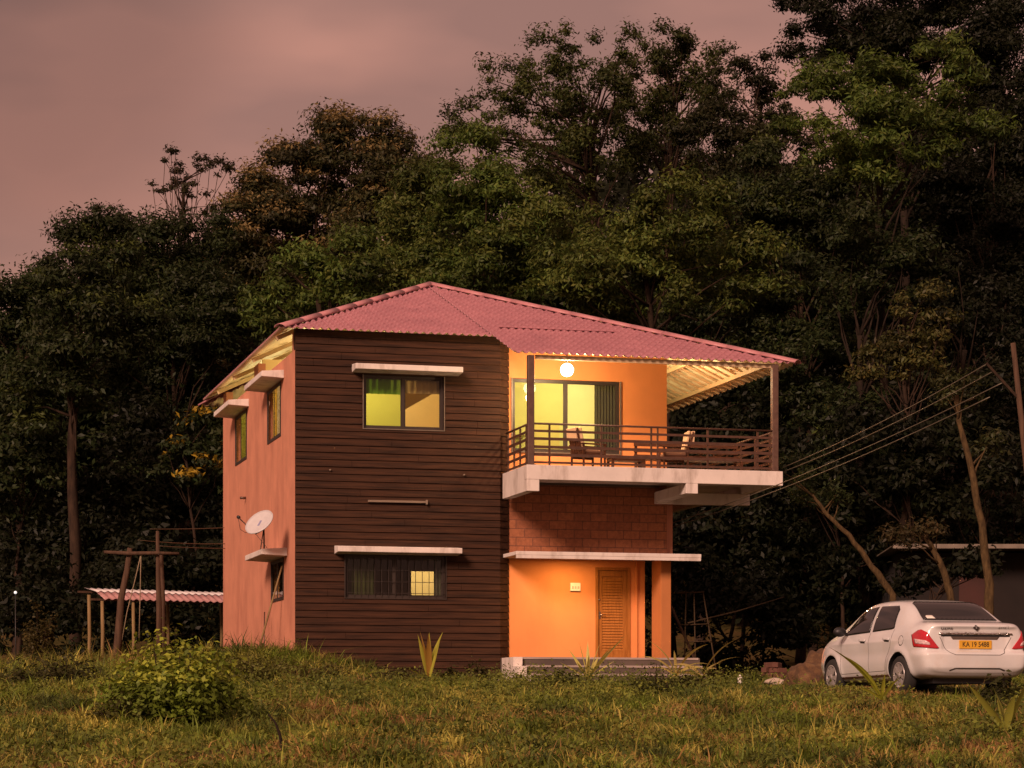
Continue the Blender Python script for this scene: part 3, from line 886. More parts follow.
# tube light fitting on the boards
tl = on_y(368, 501, -0.07); tr = on_y(427, 503, -0.07)
mb = MB(); mb.bar((tl[0], -0.075, tl[2]), (tr[0], -0.075, tr[2] + 0.02), 0.05, 0.05); mb.box((tr[0] - 0.03, -0.12, tr[2] - 0.04), (tr[0] + 0.01, -0.04, tr[2] + 0.07)); mb.build('tube_fitting', M_tubeoff, HOUSE, bevel=0.004)
# small outlet stubs on the walls
mb = MB()
for px_, py_ in ((246, 498),):
    q = on_x(px_, py_, 0.0); mb.tube([(0.02, q[1], q[2]), (-0.16, q[1], q[2])], 0.035, 10)
mb.build('drain_spout', M_rail, HOUSE)
for px_, py_ in ((330, 470), (464, 475)):
    q = on_y(px_, py_, -0.05); mb = MB(); mb.tube([(q[0], 0, q[2]), (q[0], -0.09, q[2])], 0.022, 8); mb.build('wall_peg', M_tubeoff, HOUSE)
# low pale kerb along the foot of the front wall
mb = MB(); mb.box((1.6, -1.05, -1.2), (4.94, -0.9, -0.52)); kb = mb.build('kerb', M_nosing, HOUSE, bevel=0.01)

# ------------------------------------------------------------------ furniture on the balcony
def armchair(loc, rz, label, cush, leanmat):
    t = empty('armchair', loc, label, 'armchair', 'wooden seats on the balcony', rz)
    mb = MB(); mb.box((-0.30, -0.28, 0.34), (0.30, 0.28, 0.38)); mb.box((-0.30, -0.28, 0.28), (0.30, -0.25, 0.338)); mb.box((-0.30, 0.25, 0.28), (0.30, 0.28, 0.338)); mb.build('seat', M_furn, t, 0.006)
    for x in (-0.30, 0.27):
        for y in (-0.31, 0.282):
            lm = MB(); lm.box((x, y, 0), (x + 0.045, y + 0.03, 0.58)); lm.build('leg', M_furn, t)
    for y in (-0.32, 0.27):
        am = MB(); am.box((-0.34, y, 0.582), (0.34, y + 0.055, 0.615)); am.build('armrest', M_furn, t, 0.005)
    mb = MB()
    for k in range(5):
        yy = -0.24 + k * 0.11
        mb.bar((-0.29, yy + 0.02, 0.385), (-0.42, yy + 0.02, 0.92), 0.05, 0.02)
    mb.bar((-0.42, -0.27, 0.93), (-0.42, 0.27, 0.93), 0.03, 0.07)
    mb.build('backrest', M_furn, t)
    c = MB(); c.box((-0.26, -0.25, 0.383), (0.29, 0.25, 0.47)); c.build('cushion', cush, t, 0.03)
    c = MB(); c.hexa([(-0.27, -0.24, 0.475), (-0.19, -0.24, 0.475), (-0.19, 0.24, 0.475), (-0.27, 0.24, 0.475)],
                     [(-0.37, -0.24, 0.99), (-0.29, -0.24, 0.99), (-0.29, 0.24, 0.99), (-0.37, 0.24, 0.99)])
    c.build('back_cushion', leanmat, t, 0.03)
    c = MB(); c.hexa([(-0.455, -0.22, 0.70), (-0.36, -0.22, 0.70), (-0.36, 0.22, 0.70), (-0.455, 0.22, 0.70)], [(-0.475, -0.22, 0.985), (-0.385, -0.22, 0.985), (-0.385, 0.22, 0.985), (-0.475, 0.22, 0.985)])
    c.build('cloth_cover', leanmat, t, 0.015)
    return t
q = on_y(588, 463, -1.35)
armchair((q[0], -1.35, ZF), math.radians(12), 'wooden armchair with tan back cushion, left of low balcony table', M_cushion2, M_cushion)
q = on_y(672, 463, -1.30)
armchair((q[0] + 0.05, -1.30, ZF), math.radians(172), 'wooden armchair with pale upright back cushion, right of low balcony table', M_cushion2, M_cushion)
q = on_y(626, 463, -1.35)
t = empty('coffee_table', (q[0], -1.35, ZF), 'low dark wooden table between the two balcony armchairs', 'table')
mb = MB(); mb.box((-0.45, -0.25, 0.30), (0.45, 0.25, 0.34)); mb.box((-0.42, -0.22, 0.23), (0.42, 0.22, 0.298)); mb.build('tabletop', M_furn, t, 0.006)
for x in (-0.42, 0.36):
    for y in (-0.22, 0.16):
        lm = MB(); lm.box((x, y, 0), (x + 0.06, y + 0.06, 0.229)); lm.build('leg', M_furn, t)
a = on_y(634, 440, -0.45); b = on_y(738, 442, -0.45)
bl = b[0] - a[0]
t = empty('bench', (a[0], -0.45, ZF), 'long dark slatted bench behind the armchairs on the balcony', 'bench', 'wooden seats on the balcony')
mb = MB(); mb.box((0, -0.45, 0.36), (bl, 0.0, 0.41)); mb.build('seat', M_furn, t, 0.006)
mb = MB()
for z, h in ((0.78, 0.13), (0.60, 0.06), (0.48, 0.06)): mb.box((0, -0.02, z - h / 2), (bl, 0.02, z + h / 2))
mb.build('backrest', M_furn, t)
for x in (0.03, bl - 0.09):
    for y in (-0.44, 0.022):
        lm = MB(); lm.box((x, y, 0), (x + 0.06, y + 0.045, 0.358 if y < -0.1 else 0.84)); lm.build('leg', M_furn, t)

# ------------------------------------------------------------------ satellite dish on the low sunshade
foot = Vector((-0.40, 2.10, 2.625)); 
tgt = on_x(260, 523, -0.75)
cen = Vector(tgt)
t = empty('satellite_dish', foot, 'round grey satellite dish standing on the low side sunshade', 'satellite dish')
rel = cen - foot
nrm = Vector((-0.58, -0.50, 0.62)).normalized()
M = Matrix.Translation(rel) @ nrm.to_track_quat('Z', 'Y').to_matrix().to_4x4()
mb = MB()
prof = [(r + 1e-4, 0.32 * r * r / 0.36 * 0.36) for r in np.linspace(0, 0.36, 9)]
mb.lathe(prof, 36, 0, M); mb.lathe([(0.36, 0.0415), (0.372, 0.040), (0.372, 0.030), (0.36, 0.030)], 36, 0, M)
ref = mb.build('reflector', M_dish, t)
md = ref.modifiers.new('thick', 'SOLIDIFY'); md.thickness = 0.008
mb = MB()
mb.add([M @ Vector(p) for p in ((-0.03, -0.10, 0.012), (0.03, -0.10, 0.012), (0.03, 0.08, 0.010), (-0.03, 0.08, 0.010))], [(0, 1, 2, 3)])
mk = mb.build('mark', simple('faded_blue_mark', (0.22, 0.23, 0.38), 0.5), ref)
foc = M @ Vector((0, 0, 0.44)); low = rel + Vector((-0.05, -0.1, -0.33))
lnb = Vector(on_x(238, 517, -1.02)) - foot
mb = MB(); mb.tube([rel + Vector((0.08, 0.05, -0.16)), rel + Vector((-0.12, -0.12, -0.27)), lnb], 0.014, 8); mb.build('feed_arm', M_black, t)
mb = MB(); dv = (rel - lnb).normalized(); mb.tube([lnb - dv * 0.03, lnb + dv * 0.03, lnb + dv * 0.10], [0.03, 0.045, 0.035], 10); mb.build('receiver', M_black, t)
mb = MB(); mb.tube([(0, 0, 0.0), (0, 0, 0.10), rel + Vector((0.10, 0.05, -0.10)), rel + Vector((0.04, 0.03, -0.01))], 0.02, 8)
mb.tube([(-0.05, 0.30, 0.0), rel + Vector((0.09, 0.05, -0.16))], 0.012, 6); mb.box((-0.08, -0.08, 0.0), (0.08, 0.08, 0.012)); mb.build('mount', M_black, t)
mb = MB(); mb.tube([lnb, lnb + Vector((0.06, 0.02, -0.30)), lnb + Vector((0.20, 0.05, -0.38)), lnb + Vector((0.33, 0.1, -0.26)), (0.05, 0.05, 0.12), (0.10, 0.0, 0.02)], 0.006, 6); mb.build('cable', M_black, t)

# sticks leaning against the salmon wall
def stick(name, label, pts, rad, mat, cat, jit=0.05, n=8, group=None):
    base = Vector(pts[0]); mb = MB()
    mb.tube([Vector(p) - base for p in pts], rad, n, jit=jit, rng=random.Random(len(label)))
    o = mb.build(name, mat); o.location = base
    return tag(o, label, cat, group)
a = on_x(252, 658, -0.75); b = on_x(282, 566, -0.05); a[2] = g1(a) - 0.05
stick('bamboo_pole', 'long thin bamboo pole leaning against the salmon side wall under the dish', [a, (a * 0.5 + b * 0.5) + np.array([0, 0.02, 0.0]), b], [0.028, 0.026, 0.02], M_bamboo, 'pole')
a = on_x(264, 660, -0.25); b = on_x(264.5, 612, -0.22); a[2] = g1(a) - 0.05
stick('metal_pipe', 'short thin rusty pipe standing by the salmon side wall', [a, b], 0.016, M_rail, 'pipe', 0)
a = on_x(260.5, 660, -0.35); b = on_x(261.5, 643, -0.33); a[2] = g1(a) - 0.05
stick('wooden_stake', 'stubby brown stake at the foot of the salmon side wall', [a, b], 0.04, M_pole, 'stake', 0.08)

# ------------------------------------------------------------------ things left of the house
# open shed with pink and white sheet roof
sD = 71.0
def gl_at(px, D):
    p = at(px, 650, D); p[2] = g1(p); return p
c0 = at(97, 589, sD); c1 = at(262, 588, sD + 3.0)
t = empty('open_shed', (c0[0], c0[1], g1(c0)), 'low open shed with pink and white corrugated roof beside the house', 'shed')
o_ = Vector((c0[0], c0[1], g1(c0)))
ux = Vector((c1[0] - c0[0], c1[1] - c0[1], 0)).normalized(); vy = Vector((-ux.y, ux.x, 0)); LEN = (Vector(c1) - Vector(c0)).length
zt = c0[2] - o_.z
mb = MB(); mb2 = MB()
def sheet(mbx, u0, u1, v0, z0, v1, z1, per=0.22, amp=0.022):
    n = int((u1 - u0) / per * 6); vs = []; fs = []
    for i in range(n + 1):
        u = u0 + (u1 - u0) * i / n; h = amp * math.cos(2 * math.pi * u / per)
        p0 = ux * u + vy * v0; p1 = ux * u + vy * v1
        vs += [(p0.x, p0.y, z0 + h), (p1.x, p1.y, z1 + h)]
    for i in range(n): fs.append((2*i, 2*i+2, 2*i+3, 2*i+1))
    mbx.add(vs, fs, 0, True)
M_pinksheet = roof_mat('faded_pink_sheet', (0.40, 0.20, 0.20), (0.52, 0.30, 0.29))
sheet(mb, 0.1, LEN, -0.35, zt - 0.30, 0.30, zt - 0.04); sheet(mb2, 0.0, LEN, 0.20, zt - 0.055, 0.9, zt + 0.06)
so = mb.build('lower_sheet', M_pinksheet, t); so.modifiers.new('s', 'SOLIDIFY').thickness = 0.008
so = mb2.build('upper_sheet', plaster('weathered_white_sheet', (0.62, 0.58, 0.58), 0.12, 0.6), t); so.modifiers.new('s', 'SOLIDIFY').thickness = 0.008
mb = MB()
for v_, zz in ((-0.25, zt - 0.32), (0.7, zt - 0.06)):
    p0 = ux * -0.3 + vy * v_; p1 = ux * LEN + vy * v_
    mb.bar((p0.x, p0.y, zz), (p1.x, p1.y, zz), 0.05, 0.06)
mb.build('crossbeam', M_pole, t)
for u_, v_ in ((0.05, -0.25), (1.05, -0.22), (2.6, 0.7), (4.3, -0.25), (4.4, 0.7), (0.05, 0.7)):
    p0 = ux * u_ + vy * v_; gzv = g1((o_.x + p0.x, o_.y + p0.y)) - o_.z
    mb = MB(); mb.tube([(p0.x, p0.y, gzv - 0.2), (p0.x + 0.02, p0.y, (gzv + zt) / 2), (p0.x, p0.y, zt - 0.14 if v_ > 0 else zt - 0.36)], [0.06, 0.055, 0.05], 8, jit=0.06, rng=random.Random(int(u_ * 10))); mb.build('post', M_bamboo, t)

# rough timber frame
fD = 58.5
t = empty('timber_frame', gl_at(113, fD), 'rough timber frame of two crooked posts and a crossbar before the shed', 'timber frame')
o_ = Vector(t.location)
def rl(px, py, D): return Vector(at(px, py, D)) - o_
rng = random.Random(3)
b0 = Vector((0, 0, -0.2)); mb = MB(); mb.tube([b0, rl(118, 640, fD), rl(121, 600, fD), rl(127, 570, fD), rl(130, 548, fD)], [0.095, 0.088, 0.08, 0.07, 0.06], 10, jit=0.12, rng=rng); mb.build('post', M_pole, t)
gp = Vector(gl_at(159, fD)) - o_; gp.z -= 0.2
mb = MB(); mb.tube([gp, rl(159, 610, fD), rl(158, 570, fD), rl(157.5, 531, fD)], [0.07, 0.062, 0.055, 0.04], 10, jit=0.12, rng=rng); mb.build('post', M_pole, t)
gp = Vector(gl_at(164, fD + 0.6)) - o_; gp.z -= 0.2
mb = MB(); mb.tube([gp, rl(163, 600, fD + 0.6), rl(161, 553, fD + 0.3)], [0.06, 0.055, 0.05], 8, jit=0.12, rng=rng); mb.build('brace', M_pole, t)
mb = MB(); mb.tube([rl(104, 552, fD - 0.1), rl(130, 553.5, fD - 0.12), rl(155, 553, fD - 0.12), rl(179, 553.5, fD - 0.1)], [0.04, 0.05, 0.045, 0.035], 8, jit=0.1, rng=rng); mb.build('crossbar', M_pole, t)
mb = MB(); mb.tube([rl(141, 554, fD - 0.1), rl(140.5, 575, fD), rl(140, 600, fD), rl(139, 640, fD)], 0.012, 5); mb.tube([rl(141, 554, fD - 0.1), rl(135, 580, fD), rl(127, 612, fD), rl(122, 640, fD)], 0.012, 5); mb.build('rope', M_rope, t)

def cable(label, p, q, sag, r, cat='cable', group=None, mat=None):
    P = Vector(p); Q = Vector(q); pts = []
    for k in range(17):
        s = k / 16; v = P.lerp(Q, s); v.z -= sag * 4 * s * (1 - s); pts.append(v - P)
    mb = MB(); mb.tube(pts, r, 6); o = mb.build('overhead_cable', mat or M_wire); o.location = P
    return tag(o, label, cat, group)
hx = lambda y, z: (0.1, y, z)
G1 = 'thin cables left of the house'
cable('thin cable left of the house, uppermost of three above the shed', at(150, 529, 66), (0.3, 12.03, at(225, 528, 69)[2]), 0.02, 0.012, group=G1)
cable('thin cable left of the house, middle of three above the shed', at(138, 540, 65), (0.4, 12.03, at(225, 544, 69)[2]), 0.05, 0.012, group=G1)
cable('thin cable left of the house, lowest of three above the shed', at(160, 546, 66), (0.5, 12.03, at(225, 549, 69)[2]), 0.02, 0.012, group=G1)

# small white lamp seen far off between the left trees
p = at(15.5, 592.5, 70)
mb = MB(); R = 0.045
mb.lathe([(R * math.sin(a) + 1e-4, -R * math.cos(a)) for a in np.linspace(0, math.pi, 8)], 12)
t = empty('lamp_post', (p[0], p[1], g1(p)), 'tiny lit white lamp on a thin dark post before the left trees', 'lamp')
o = mb.build('bulb', emitter('far_bulb', (0.85, 0.95, 0.95), 0.6), t); o.location = (0, 0, p[2] - g1(p))
mb = MB(); mb.tube([(0, 0, -0.2), (0, 0, p[2] - g1(p) - 0.07)], 0.015, 8); mb.build('post', M_black, t)

# ------------------------------------------------------------------ things right of the house
# leaning utility pole with crossarm and lines
pD = 50.0
top = at(1013, 343, pD); bot = at(1052, 690, pD); bot[2] = g1(bot) - 0.3
t = empty('utility_pole', bot, 'slanting wooden utility pole with a crossarm at the right edge', 'utility pole')
o_ = Vector(bot); mb = MB(); mb.tube([(0, 0, 0), (Vector(top) - o_) * 0.5, Vector(top) - o_], [0.09, 0.07, 0.05], 10, jit=0.05, rng=rng); mb.build('pole', M_pole, t)
ca = at(986, 363, pD); cb = at(1018, 398, pD)
mb = MB(); mb.bar(Vector(ca) - o_, Vector(cb) - o_, 0.05, 0.05); mb.build('crossarm', M_bark, t)
ends = [(986, 364.5), (994, 371), (1004, 382), (990, 397)]
labs = ['uppermost', 'second from the top', 'third from the top', 'lowest']
G2 = 'power lines right of the house'
cable('power line from balcony corner to the pole, uppermost of four', on_x(783, 467.5, 11.45), at(*ends[0], pD), 0.10, 0.012, 'power line', G2)
cable('power line from balcony corner to the pole, second from the top', on_x(784, 471.5, 11.46), at(*ends[1], pD), 0.10, 0.012, 'power line', G2)
cable('power line from the house wall to the pole, third from the top', (9.34, 1.5, at(672, 527, 60)[2]), at(*ends[2], pD), 0.19, 0.012, 'power line', G2)
cable('power line from the house wall to the pole, lowest of four', (9.34, 1.9, at(672, 531, 60)[2]), at(*ends[3], pD), 0.19, 0.012, 'power line', G2)

# far low building with a pale roof edge
a = at(893, 546, 72); b = at(1075, 549, 72)
t = empty('outbuilding', (a[0], a[1], g1(a)), 'dark low outbuilding with a pale tin roof edge behind the car', 'outbuilding')
o_ = Vector(t.location); A = Vector(a) - o_; B = Vector(b) - o_
ux = Vector((B.x - A.x, B.y - A.y, 0)).normalized(); vy = Vector((-ux.y, ux.x, 0)); LEN = (B - A).length
def bq(mbx, u0, u1, v0, v1, z0, z1):
    c = [ux * u0 + vy * v0, ux * u1 + vy * v0, ux * u1 + vy * v1, ux * u0 + vy * v1]
    mbx.hexa([(k.x, k.y, z0) for k in c], [(k.x, k.y, z1) for k in c])
mb = MB(); bq(mb, 0.4, LEN, 1.3, 6.0, -0.6, A.z - 0.12); mb.build('wall', M_darkwall, t)
mb = MB(); bq(mb, 0.0, LEN + 0.4, 0.0, 0.05, A.z - 0.07, A.z + 0.06)
c = [ux * 0 + vy * 0.051, ux * (LEN + 0.4) + vy * 0.051, ux * (LEN + 0.4) + vy * 3.4, ux * 0 + vy * 3.4]
mb.hexa([(k.x, k.y, A.z + (0.0 if i < 2 else -0.12)) for i, k in enumerate(c)], [(k.x, k.y, A.z + (0.04 if i < 2 else -0.08)) for i, k in enumerate(c)])
mb.build('roof', M_tin, t)
mb = MB(); bq(mb, 2.2, 3.1, 1.25, 1.298, 0.0, A.z - 0.5); mb.build('door', plaster('red_paint', (0.04, 0.012, 0.009), 0.2), t)

# bamboo ladder/rack, leaning pole and plank beside the porch
lD = 60.0
def pt(px, py, D): return Vector(at(px, py, D))
b0 = pt(684, 660, lD); b0.z = g1(b0)
t = empty('bamboo_rack', b0, 'spindly bamboo rack with cross rungs standing right of the porch column', 'rack')
for (x0, y0, x1, y1) in ((684, 690, 686, 592), (696, 690, 694, 592), (719, 690, 703, 592)):
    mb = MB(); p = pt(x0, y0, lD); p.z = g1(p) - 0.1; mb.tube([p - b0, pt(x1, y1, lD) - b0], [0.022, 0.016], 6); mb.build('upright', M_drybamboo, t)
for (x0, y0, x1, y1) in ((677, 593, 704, 592), (680, 625, 708, 624), (684, 642, 711, 641)):
    mb = MB(); mb.tube([pt(x0, y0, lD - 0.05) - b0, pt(x1, y1, lD - 0.05) - b0], 0.015, 6); mb.build('rung', M_drybamboo, t)
a = pt(688, 623, lD - 0.15); b = pt(784, 597, 63)
a2 = a.copy(); 
stick('bamboo_pole', 'thin bamboo pole propped slanting from the rack into the dark trees', [a, a.lerp(b, 0.5) + Vector((0, 0, -0.04)), b], [0.02, 0.018, 0.012], M_drybamboo, 'pole', 0.05)
tp = pt(671, 606, 60.5); bt = pt(706, 650, 60.0); bt.z = g1(bt)
mb = MB(); mb.bar((0, 0, 0), tp - bt, 0.10, 0.03); o = mb.build('plank', M_pole); o.location = bt; tag(o, 'dark plank leaning between porch column and bamboo rack', 'plank')

# bricks
rng = random.Random(11)
bD = 52.0
spots = [(764, 0, .2), (770, 0, 1.0), (777, 0, -.3), (783, 0, .6), (767, 1, .5), (774, 1, -.4), (781, 1, .2), (770, 2, .1), (777, 2, .8)]
side = ['left', 'inner left', 'inner right', 'right']
blabels = ['leftmost brick in the bottom row of the pile left of the soil heap', 'second brick from left in the bottom row of the pile',
           'third brick from left in the bottom row of the pile', 'rightmost brick in the bottom row of the pile near the soil heap',
           'left brick in the middle layer of the brick pile', 'centre brick in the middle layer of the brick pile', 'right brick in the middle layer of the brick pile',
           'left of two red bricks on top of the pile', 'right of two red bricks on top of the pile']
bmh = 0.11
src = None
for k, (px_, lay, rz) in enumerate(spots):
    p = at(px_, 675, bD); z = g1(p) + 0.10 + bmh / 2 + lay * (bmh + 0.004)
    if src is None:
        mb = MB(); mb.box((-0.115, -0.07, -bmh / 2), (0.115, 0.07, bmh / 2)); src = mb.build('brick', M_brick, None, 0.012); o = src
    else:
        o = src.copy(); COL.objects.link(o)
    o.location = (p[0], p[1], z); o.rotation_euler = (rng.uniform(-.06, .06), rng.uniform(-.06, .06), rz)
    tag(o, blabels[k], 'brick', 'red bricks piled by the soil heap')

def lump(name, label, cat, c, rx, ry, rz_, mat, seed, n=3, amp=0.18):
    bm = bmesh.new(); bmesh.ops.create_icosphere(bm, subdivisions=n, radius=1.0); r = random.Random(seed)
    ph = [r.uniform(0, 6) for _ in range(9)]
    for v in bm.verts:
        d = 1 + amp * (math.sin(v.co.x * 2.1 + ph[0]) * math.sin(v.co.y * 2.7 + ph[1]) + 0.6 * math.sin(v.co.z * 4 + ph[2]) * math.sin(v.co.x * 4.4 + ph[3]) + 0.4 * math.sin(v.co.y * 9 + ph[4]) * math.sin(v.co.x * 8 + ph[5]) + 0.25 * math.sin(v.co.x * 17 + ph[6]) * math.sin(v.co.z * 15 + ph[7]))
        v.co = Vector((v.co.x * rx * d, v.co.y * ry * d, v.co.z * rz_ * d))
    for f in bm.faces: f.smooth = True
    me = bpy.data.meshes.new(name); bm.to_mesh(me); bm.free(); me.materials.append(mat)
    o = bpy.data.objects.new(name, me); link(o); o.location = c
    return tag(o, label, cat)
def soil_mat():
    m, t, b = new_mat('heap_soil')
    n1 = nz(t, 3.5, 8, 0.75); r1 = ramp(t, n1.outputs['Fac'], [(0.35, (0.05, 0.03, 0.016)), (0.52, (0.10, 0.05, 0.022)), (0.7, (0.20, 0.12, 0.05))])
    t.links.new(r1.outputs['Color'], b.inputs['Base Color']); b.inputs['Roughness'].default_value = 1.0
    bump(t, b, n1.outputs['Fac'], 1.0, 0.08)
    return m
p = at(815, 690, 43.5)
HEAP = lump('soil_heap', 'reddish brown heap of soil just left of the white car', 'soil heap', (p[0], p[1], g1(p) - 0.12), 0.62, 0.7, 0.70, soil_mat(), 5, 5, 0.20)
p = at(740, 685, 46); lump('white_stone', 'small bright white stone in the grass left of the brick pile', 'stone', (p[0], p[1], g1(p) + 0.16), 0.05, 0.06, 0.12, M_signw, 8, 2)
p = at(777, 692, 44); lump('flat_stone', 'flat tan stone lying in the grass in front of the bricks', 'stone', (p[0], p[1], g1(p) + 0.10), 0.22, 0.15, 0.07, M_stone, 9, 3)

# ------------------------------------------------------------------ car
def build_car():
    Lc, H, W = 3.99, 1.46, 0.885
    wb, xr = 2.43, 0.74
    #        x     zb    zs    zt    w      wr
    st = [(0.00, 0.30, 0.90, 1.035, 0.800, 0.64),
          (0.05, 0.25, 0.93, 1.055, 0.835, 0.67),
          (0.15, 0.23, 0.95, 1.068, 0.855, 0.68),
          (0.34, 0.22, 0.965, 1.08, 0.868, 0.67),
          (0.44, 0.21, 0.965, 1.095, 0.872, 0.66),
          (0.62, 0.20, 0.965, 1.205, 0.876, 0.64),
          (0.85, 0.19, 0.96, 1.345, 0.880, 0.62),
          (1.08, 0.18, 0.95, 1.425, 0.884, 0.61),
          (1.40, 0.18, 0.94, 1.452, W, 0.61),
          (1.75, 0.18, 0.93, 1.460, W, 0.61),
          (2.10, 0.18, 0.92, 1.448, W, 0.61),
          (2.38, 0.18, 0.91, 1.395, W, 0.61),
          (2.65, 0.18, 0.91, 1.250, 0.882, 0.63),
          (2.90, 0.18, 0.91, 1.090, 0.878, 0.66),
          (3.05, 0.18, 0.90, 1.000, 0.874, 0.70),
          (3.25, 0.18, 0.87, 0.955, 0.865, 0.70),
          (3.50, 0.19, 0.82, 0.905, 0.845, 0.66),
          (3.72, 0.20, 0.74, 0.835, 0.800, 0.58),
          (3.88, 0.22, 0.64, 0.745, 0.720, 0.50),
          (3.96, 0.26, 0.55, 0.640, 0.600, 0.42)]
    def ring(x, zb, zs, zt, w, wr, k=1.0):
        g = zt - zs
        half = [(0.0, zb), (0.55 * w, zb), (0.86 * w, zb + 0.015), (0.955 * w, zb + 0.10), (0.985 * w, zb + 0.24), (w, 0.5 * (zb + zs)), (0.995 * w, zs - 0.15),
                (0.975 * w, zs - 0.045), (0.945 * w, zs), ((0.945 * w) * 0.62 + wr * 0.38 + 0.02, zs + 0.42 * g), (wr + 0.035, zs + 0.84 * g), (wr * 0.93, zs + 0.955 * g), (wr * 0.55, zs + 0.995 * g), (0.0, zt)]
        pts = half + [(-y, z) for y, z in half[-2:0:-1]]
        return [Vector((x, y, z)) for y, z in pts]
    bm = bmesh.new()
    rings = [ring(*s) for s in st]
    # rounded rear and front ends: shrunk copies of the end rings
    def shrink(rg, x, k, zc):
        return [Vector((x, p.y * k, zc + (p.z - zc) * k)) for p in rg]
    rear = [shrink(rings[0], -0.022, 0.955, 0.68), shrink(rings[0], -0.030, 0.80, 0.68), shrink(rings[0], -0.036, 0.5, 0.68), shrink(rings[0], -0.04, 0.2, 0.68)]
    front = [shrink(rings[-1], 3.985, 0.8, 0.45), shrink(rings[-1], 3.99, 0.4, 0.45)]
    allr = rear[::-1] + rings + front
    vr = [[bm.verts.new(p) for p in rg] for rg in allr]
    n = len(vr[0])
    for i in range(len(vr) - 1):
        for k in range(n):
            k2 = (k + 1) % n
            bm.faces.new((vr[i][k], vr[i+1][k], vr[i+1][k2], vr[i][k2]))
    bm.faces.new(vr[0]); bm.faces.new(vr[-1][::-1])
    bmesh.ops.recalc_face_normals(bm, faces=bm.faces[:])
    me = bpy.data.meshes.new('car_raw'); bm.to_mesh(me); bm.free()
    tmp = bpy.data.objects.new('car_raw', me); COL.objects.link(tmp)
    sm = tmp.modifiers.new('s', 'SUBSURF'); sm.levels = 3; sm.render_levels = 3
    dg = bpy.context.evaluated_depsgraph_get()
    me2 = bpy.data.meshes.new_from_object(tmp.evaluated_get(dg)); bpy.data.objects.remove(tmp)
    # bumper swell, boot-lid lip and the crease along the flank
    ss = lambda a, b, v: max(0.0, min(1.0, (v - a) / (b - a))) ** 2 * (3 - 2 * max(0.0, min(1.0, (v - a) / (b - a))))
    for v in me2.vertices:
        x, y, z = v.co
        r = 1 - ss(0.05, 0.55, x)
        bulge = ss(0.66, 0.58, z) * 0.075 - ss(0.40, 0.30, z) * 0.03
        lip = math.exp(-((z - 1.00) / 0.035) ** 2) * 0.035 * (1 - ss(0.55, 0.75, abs(y)))
        recess = -ss(0.92, 0.89, z) * ss(0.62, 0.66, z) * 0.02 * (1 - ss(0.50, 0.56, abs(y)))
        v.co.x -= r * (bulge + lip + recess)
        if r > 0 and z < 0.66: v.co.y *= 1 + 0.02 * r * ss(0.66, 0.55, z)
        fl = ss(0.6, 1.0, x) * (1 - ss(3.0, 3.4, x))
        v.co.y *= 1 - 0.016 * fl * math.exp(-((z - 0.62) / 0.10) ** 2) + 0.006 * fl * math.exp(-((z - 0.80) / 0.03) ** 2)
    for a in (xr, xr + wb):      # swollen wheel arches
        for v in me2.vertices:
            d = math.hypot(v.co.x - a, v.co.z - 0.29)
            if abs(v.co.y) > 0.6 and d < 0.55: v.co.y *= 1 + 0.022 * math.exp(-((d - 0.36) / 0.07) ** 2)
    bmt = bmesh.new(); bmt.from_mesh(me2)
    bvh = BVHTree.FromBMesh(bmt); bmt.free()
    root = empty('car', (0, 0, 0), 'white compact saloon car parked on the grass at the right edge', 'car')
    paint, t, b = new_mat('car_paint')
    n1 = nz(t, 2.5, 5); r1 = ramp(t, n1.outputs['Fac'], [(0.35, (0.56, 0.57, 0.58)), (0.65, (0.66, 0.67, 0.68))])
    sepn = nz(t, 5, 6, 0.7); r2 = ramp(t, sepn.outputs['Fac'], [(0.45, (0, 0, 0)), (0.8, (0.35, 0.35, 0.35))])
    t.links.new(mixc(t, r1.outputs['Color'], (0.40, 0.30, 0.22), r2.outputs['Color']), b.inputs['Base Color'])
    b.inputs['Roughness'].default_value = 0.28; b.inputs['Coat Weight'].default_value = 1.0; b.inputs['Coat Roughness'].default_value = 0.04
    glassm = simple('car_glass', (0.010, 0.010, 0.010), 0.05, var=0.0, spec=0.6)
    body = bpy.data.objects.new('body', me2); link(body, root)
    me2.materials.clear(); me2.materials.append(paint); me2.materials.append(M_black)
    for p in me2.polygons: p.use_smooth = True
    # wheel wells cut out of the body
    cut = MB()
    for a in (xr, xr + wb):
        for s in (-1, 1):
            M = Matrix.Translation((a, s * 0.66, 0.29)) @ Matrix.Rotation(math.radians(-90 * s), 4, 'X')
            vs = []; fs = []; nn = 40
            for h in (0.0, 0.5):
                for k in range(nn):
                    an = 2 * math.pi * k / nn; vs.append(M @ Vector((0.345 * math.cos(an), 0.345 * math.sin(an), h)))
            for k in range(nn): fs.append((k, (k+1) % nn, nn + (k+1) % nn, nn + k))
            fs.append(tuple(range(nn - 1, -1, -1))); fs.append(tuple(range(nn, 2 * nn)))
            cut.add(vs, fs, 0)
    co = cut.build('cutter', M_black)
    bmc = bmesh.new(); bmc.from_mesh(co.data); bmesh.ops.recalc_face_normals(bmc, faces=bmc.faces[:]); bmc.to_mesh(co.data); bmc.free()
    bo = body.modifiers.new('wells', 'BOOLEAN'); bo.operation = 'DIFFERENCE'; bo.object = co; bo.solver = 'EXACT'
    dg = bpy.context.evaluated_depsgraph_get(); dg.update()
    me3 = bpy.data.meshes.new_from_object(body.evaluated_get(dg))
    body.modifiers.clear(); body.data = me3; bpy.data.objects.remove(co)
    me3.materials.clear(); me3.materials.append(paint); me3.materials.append(M_black)
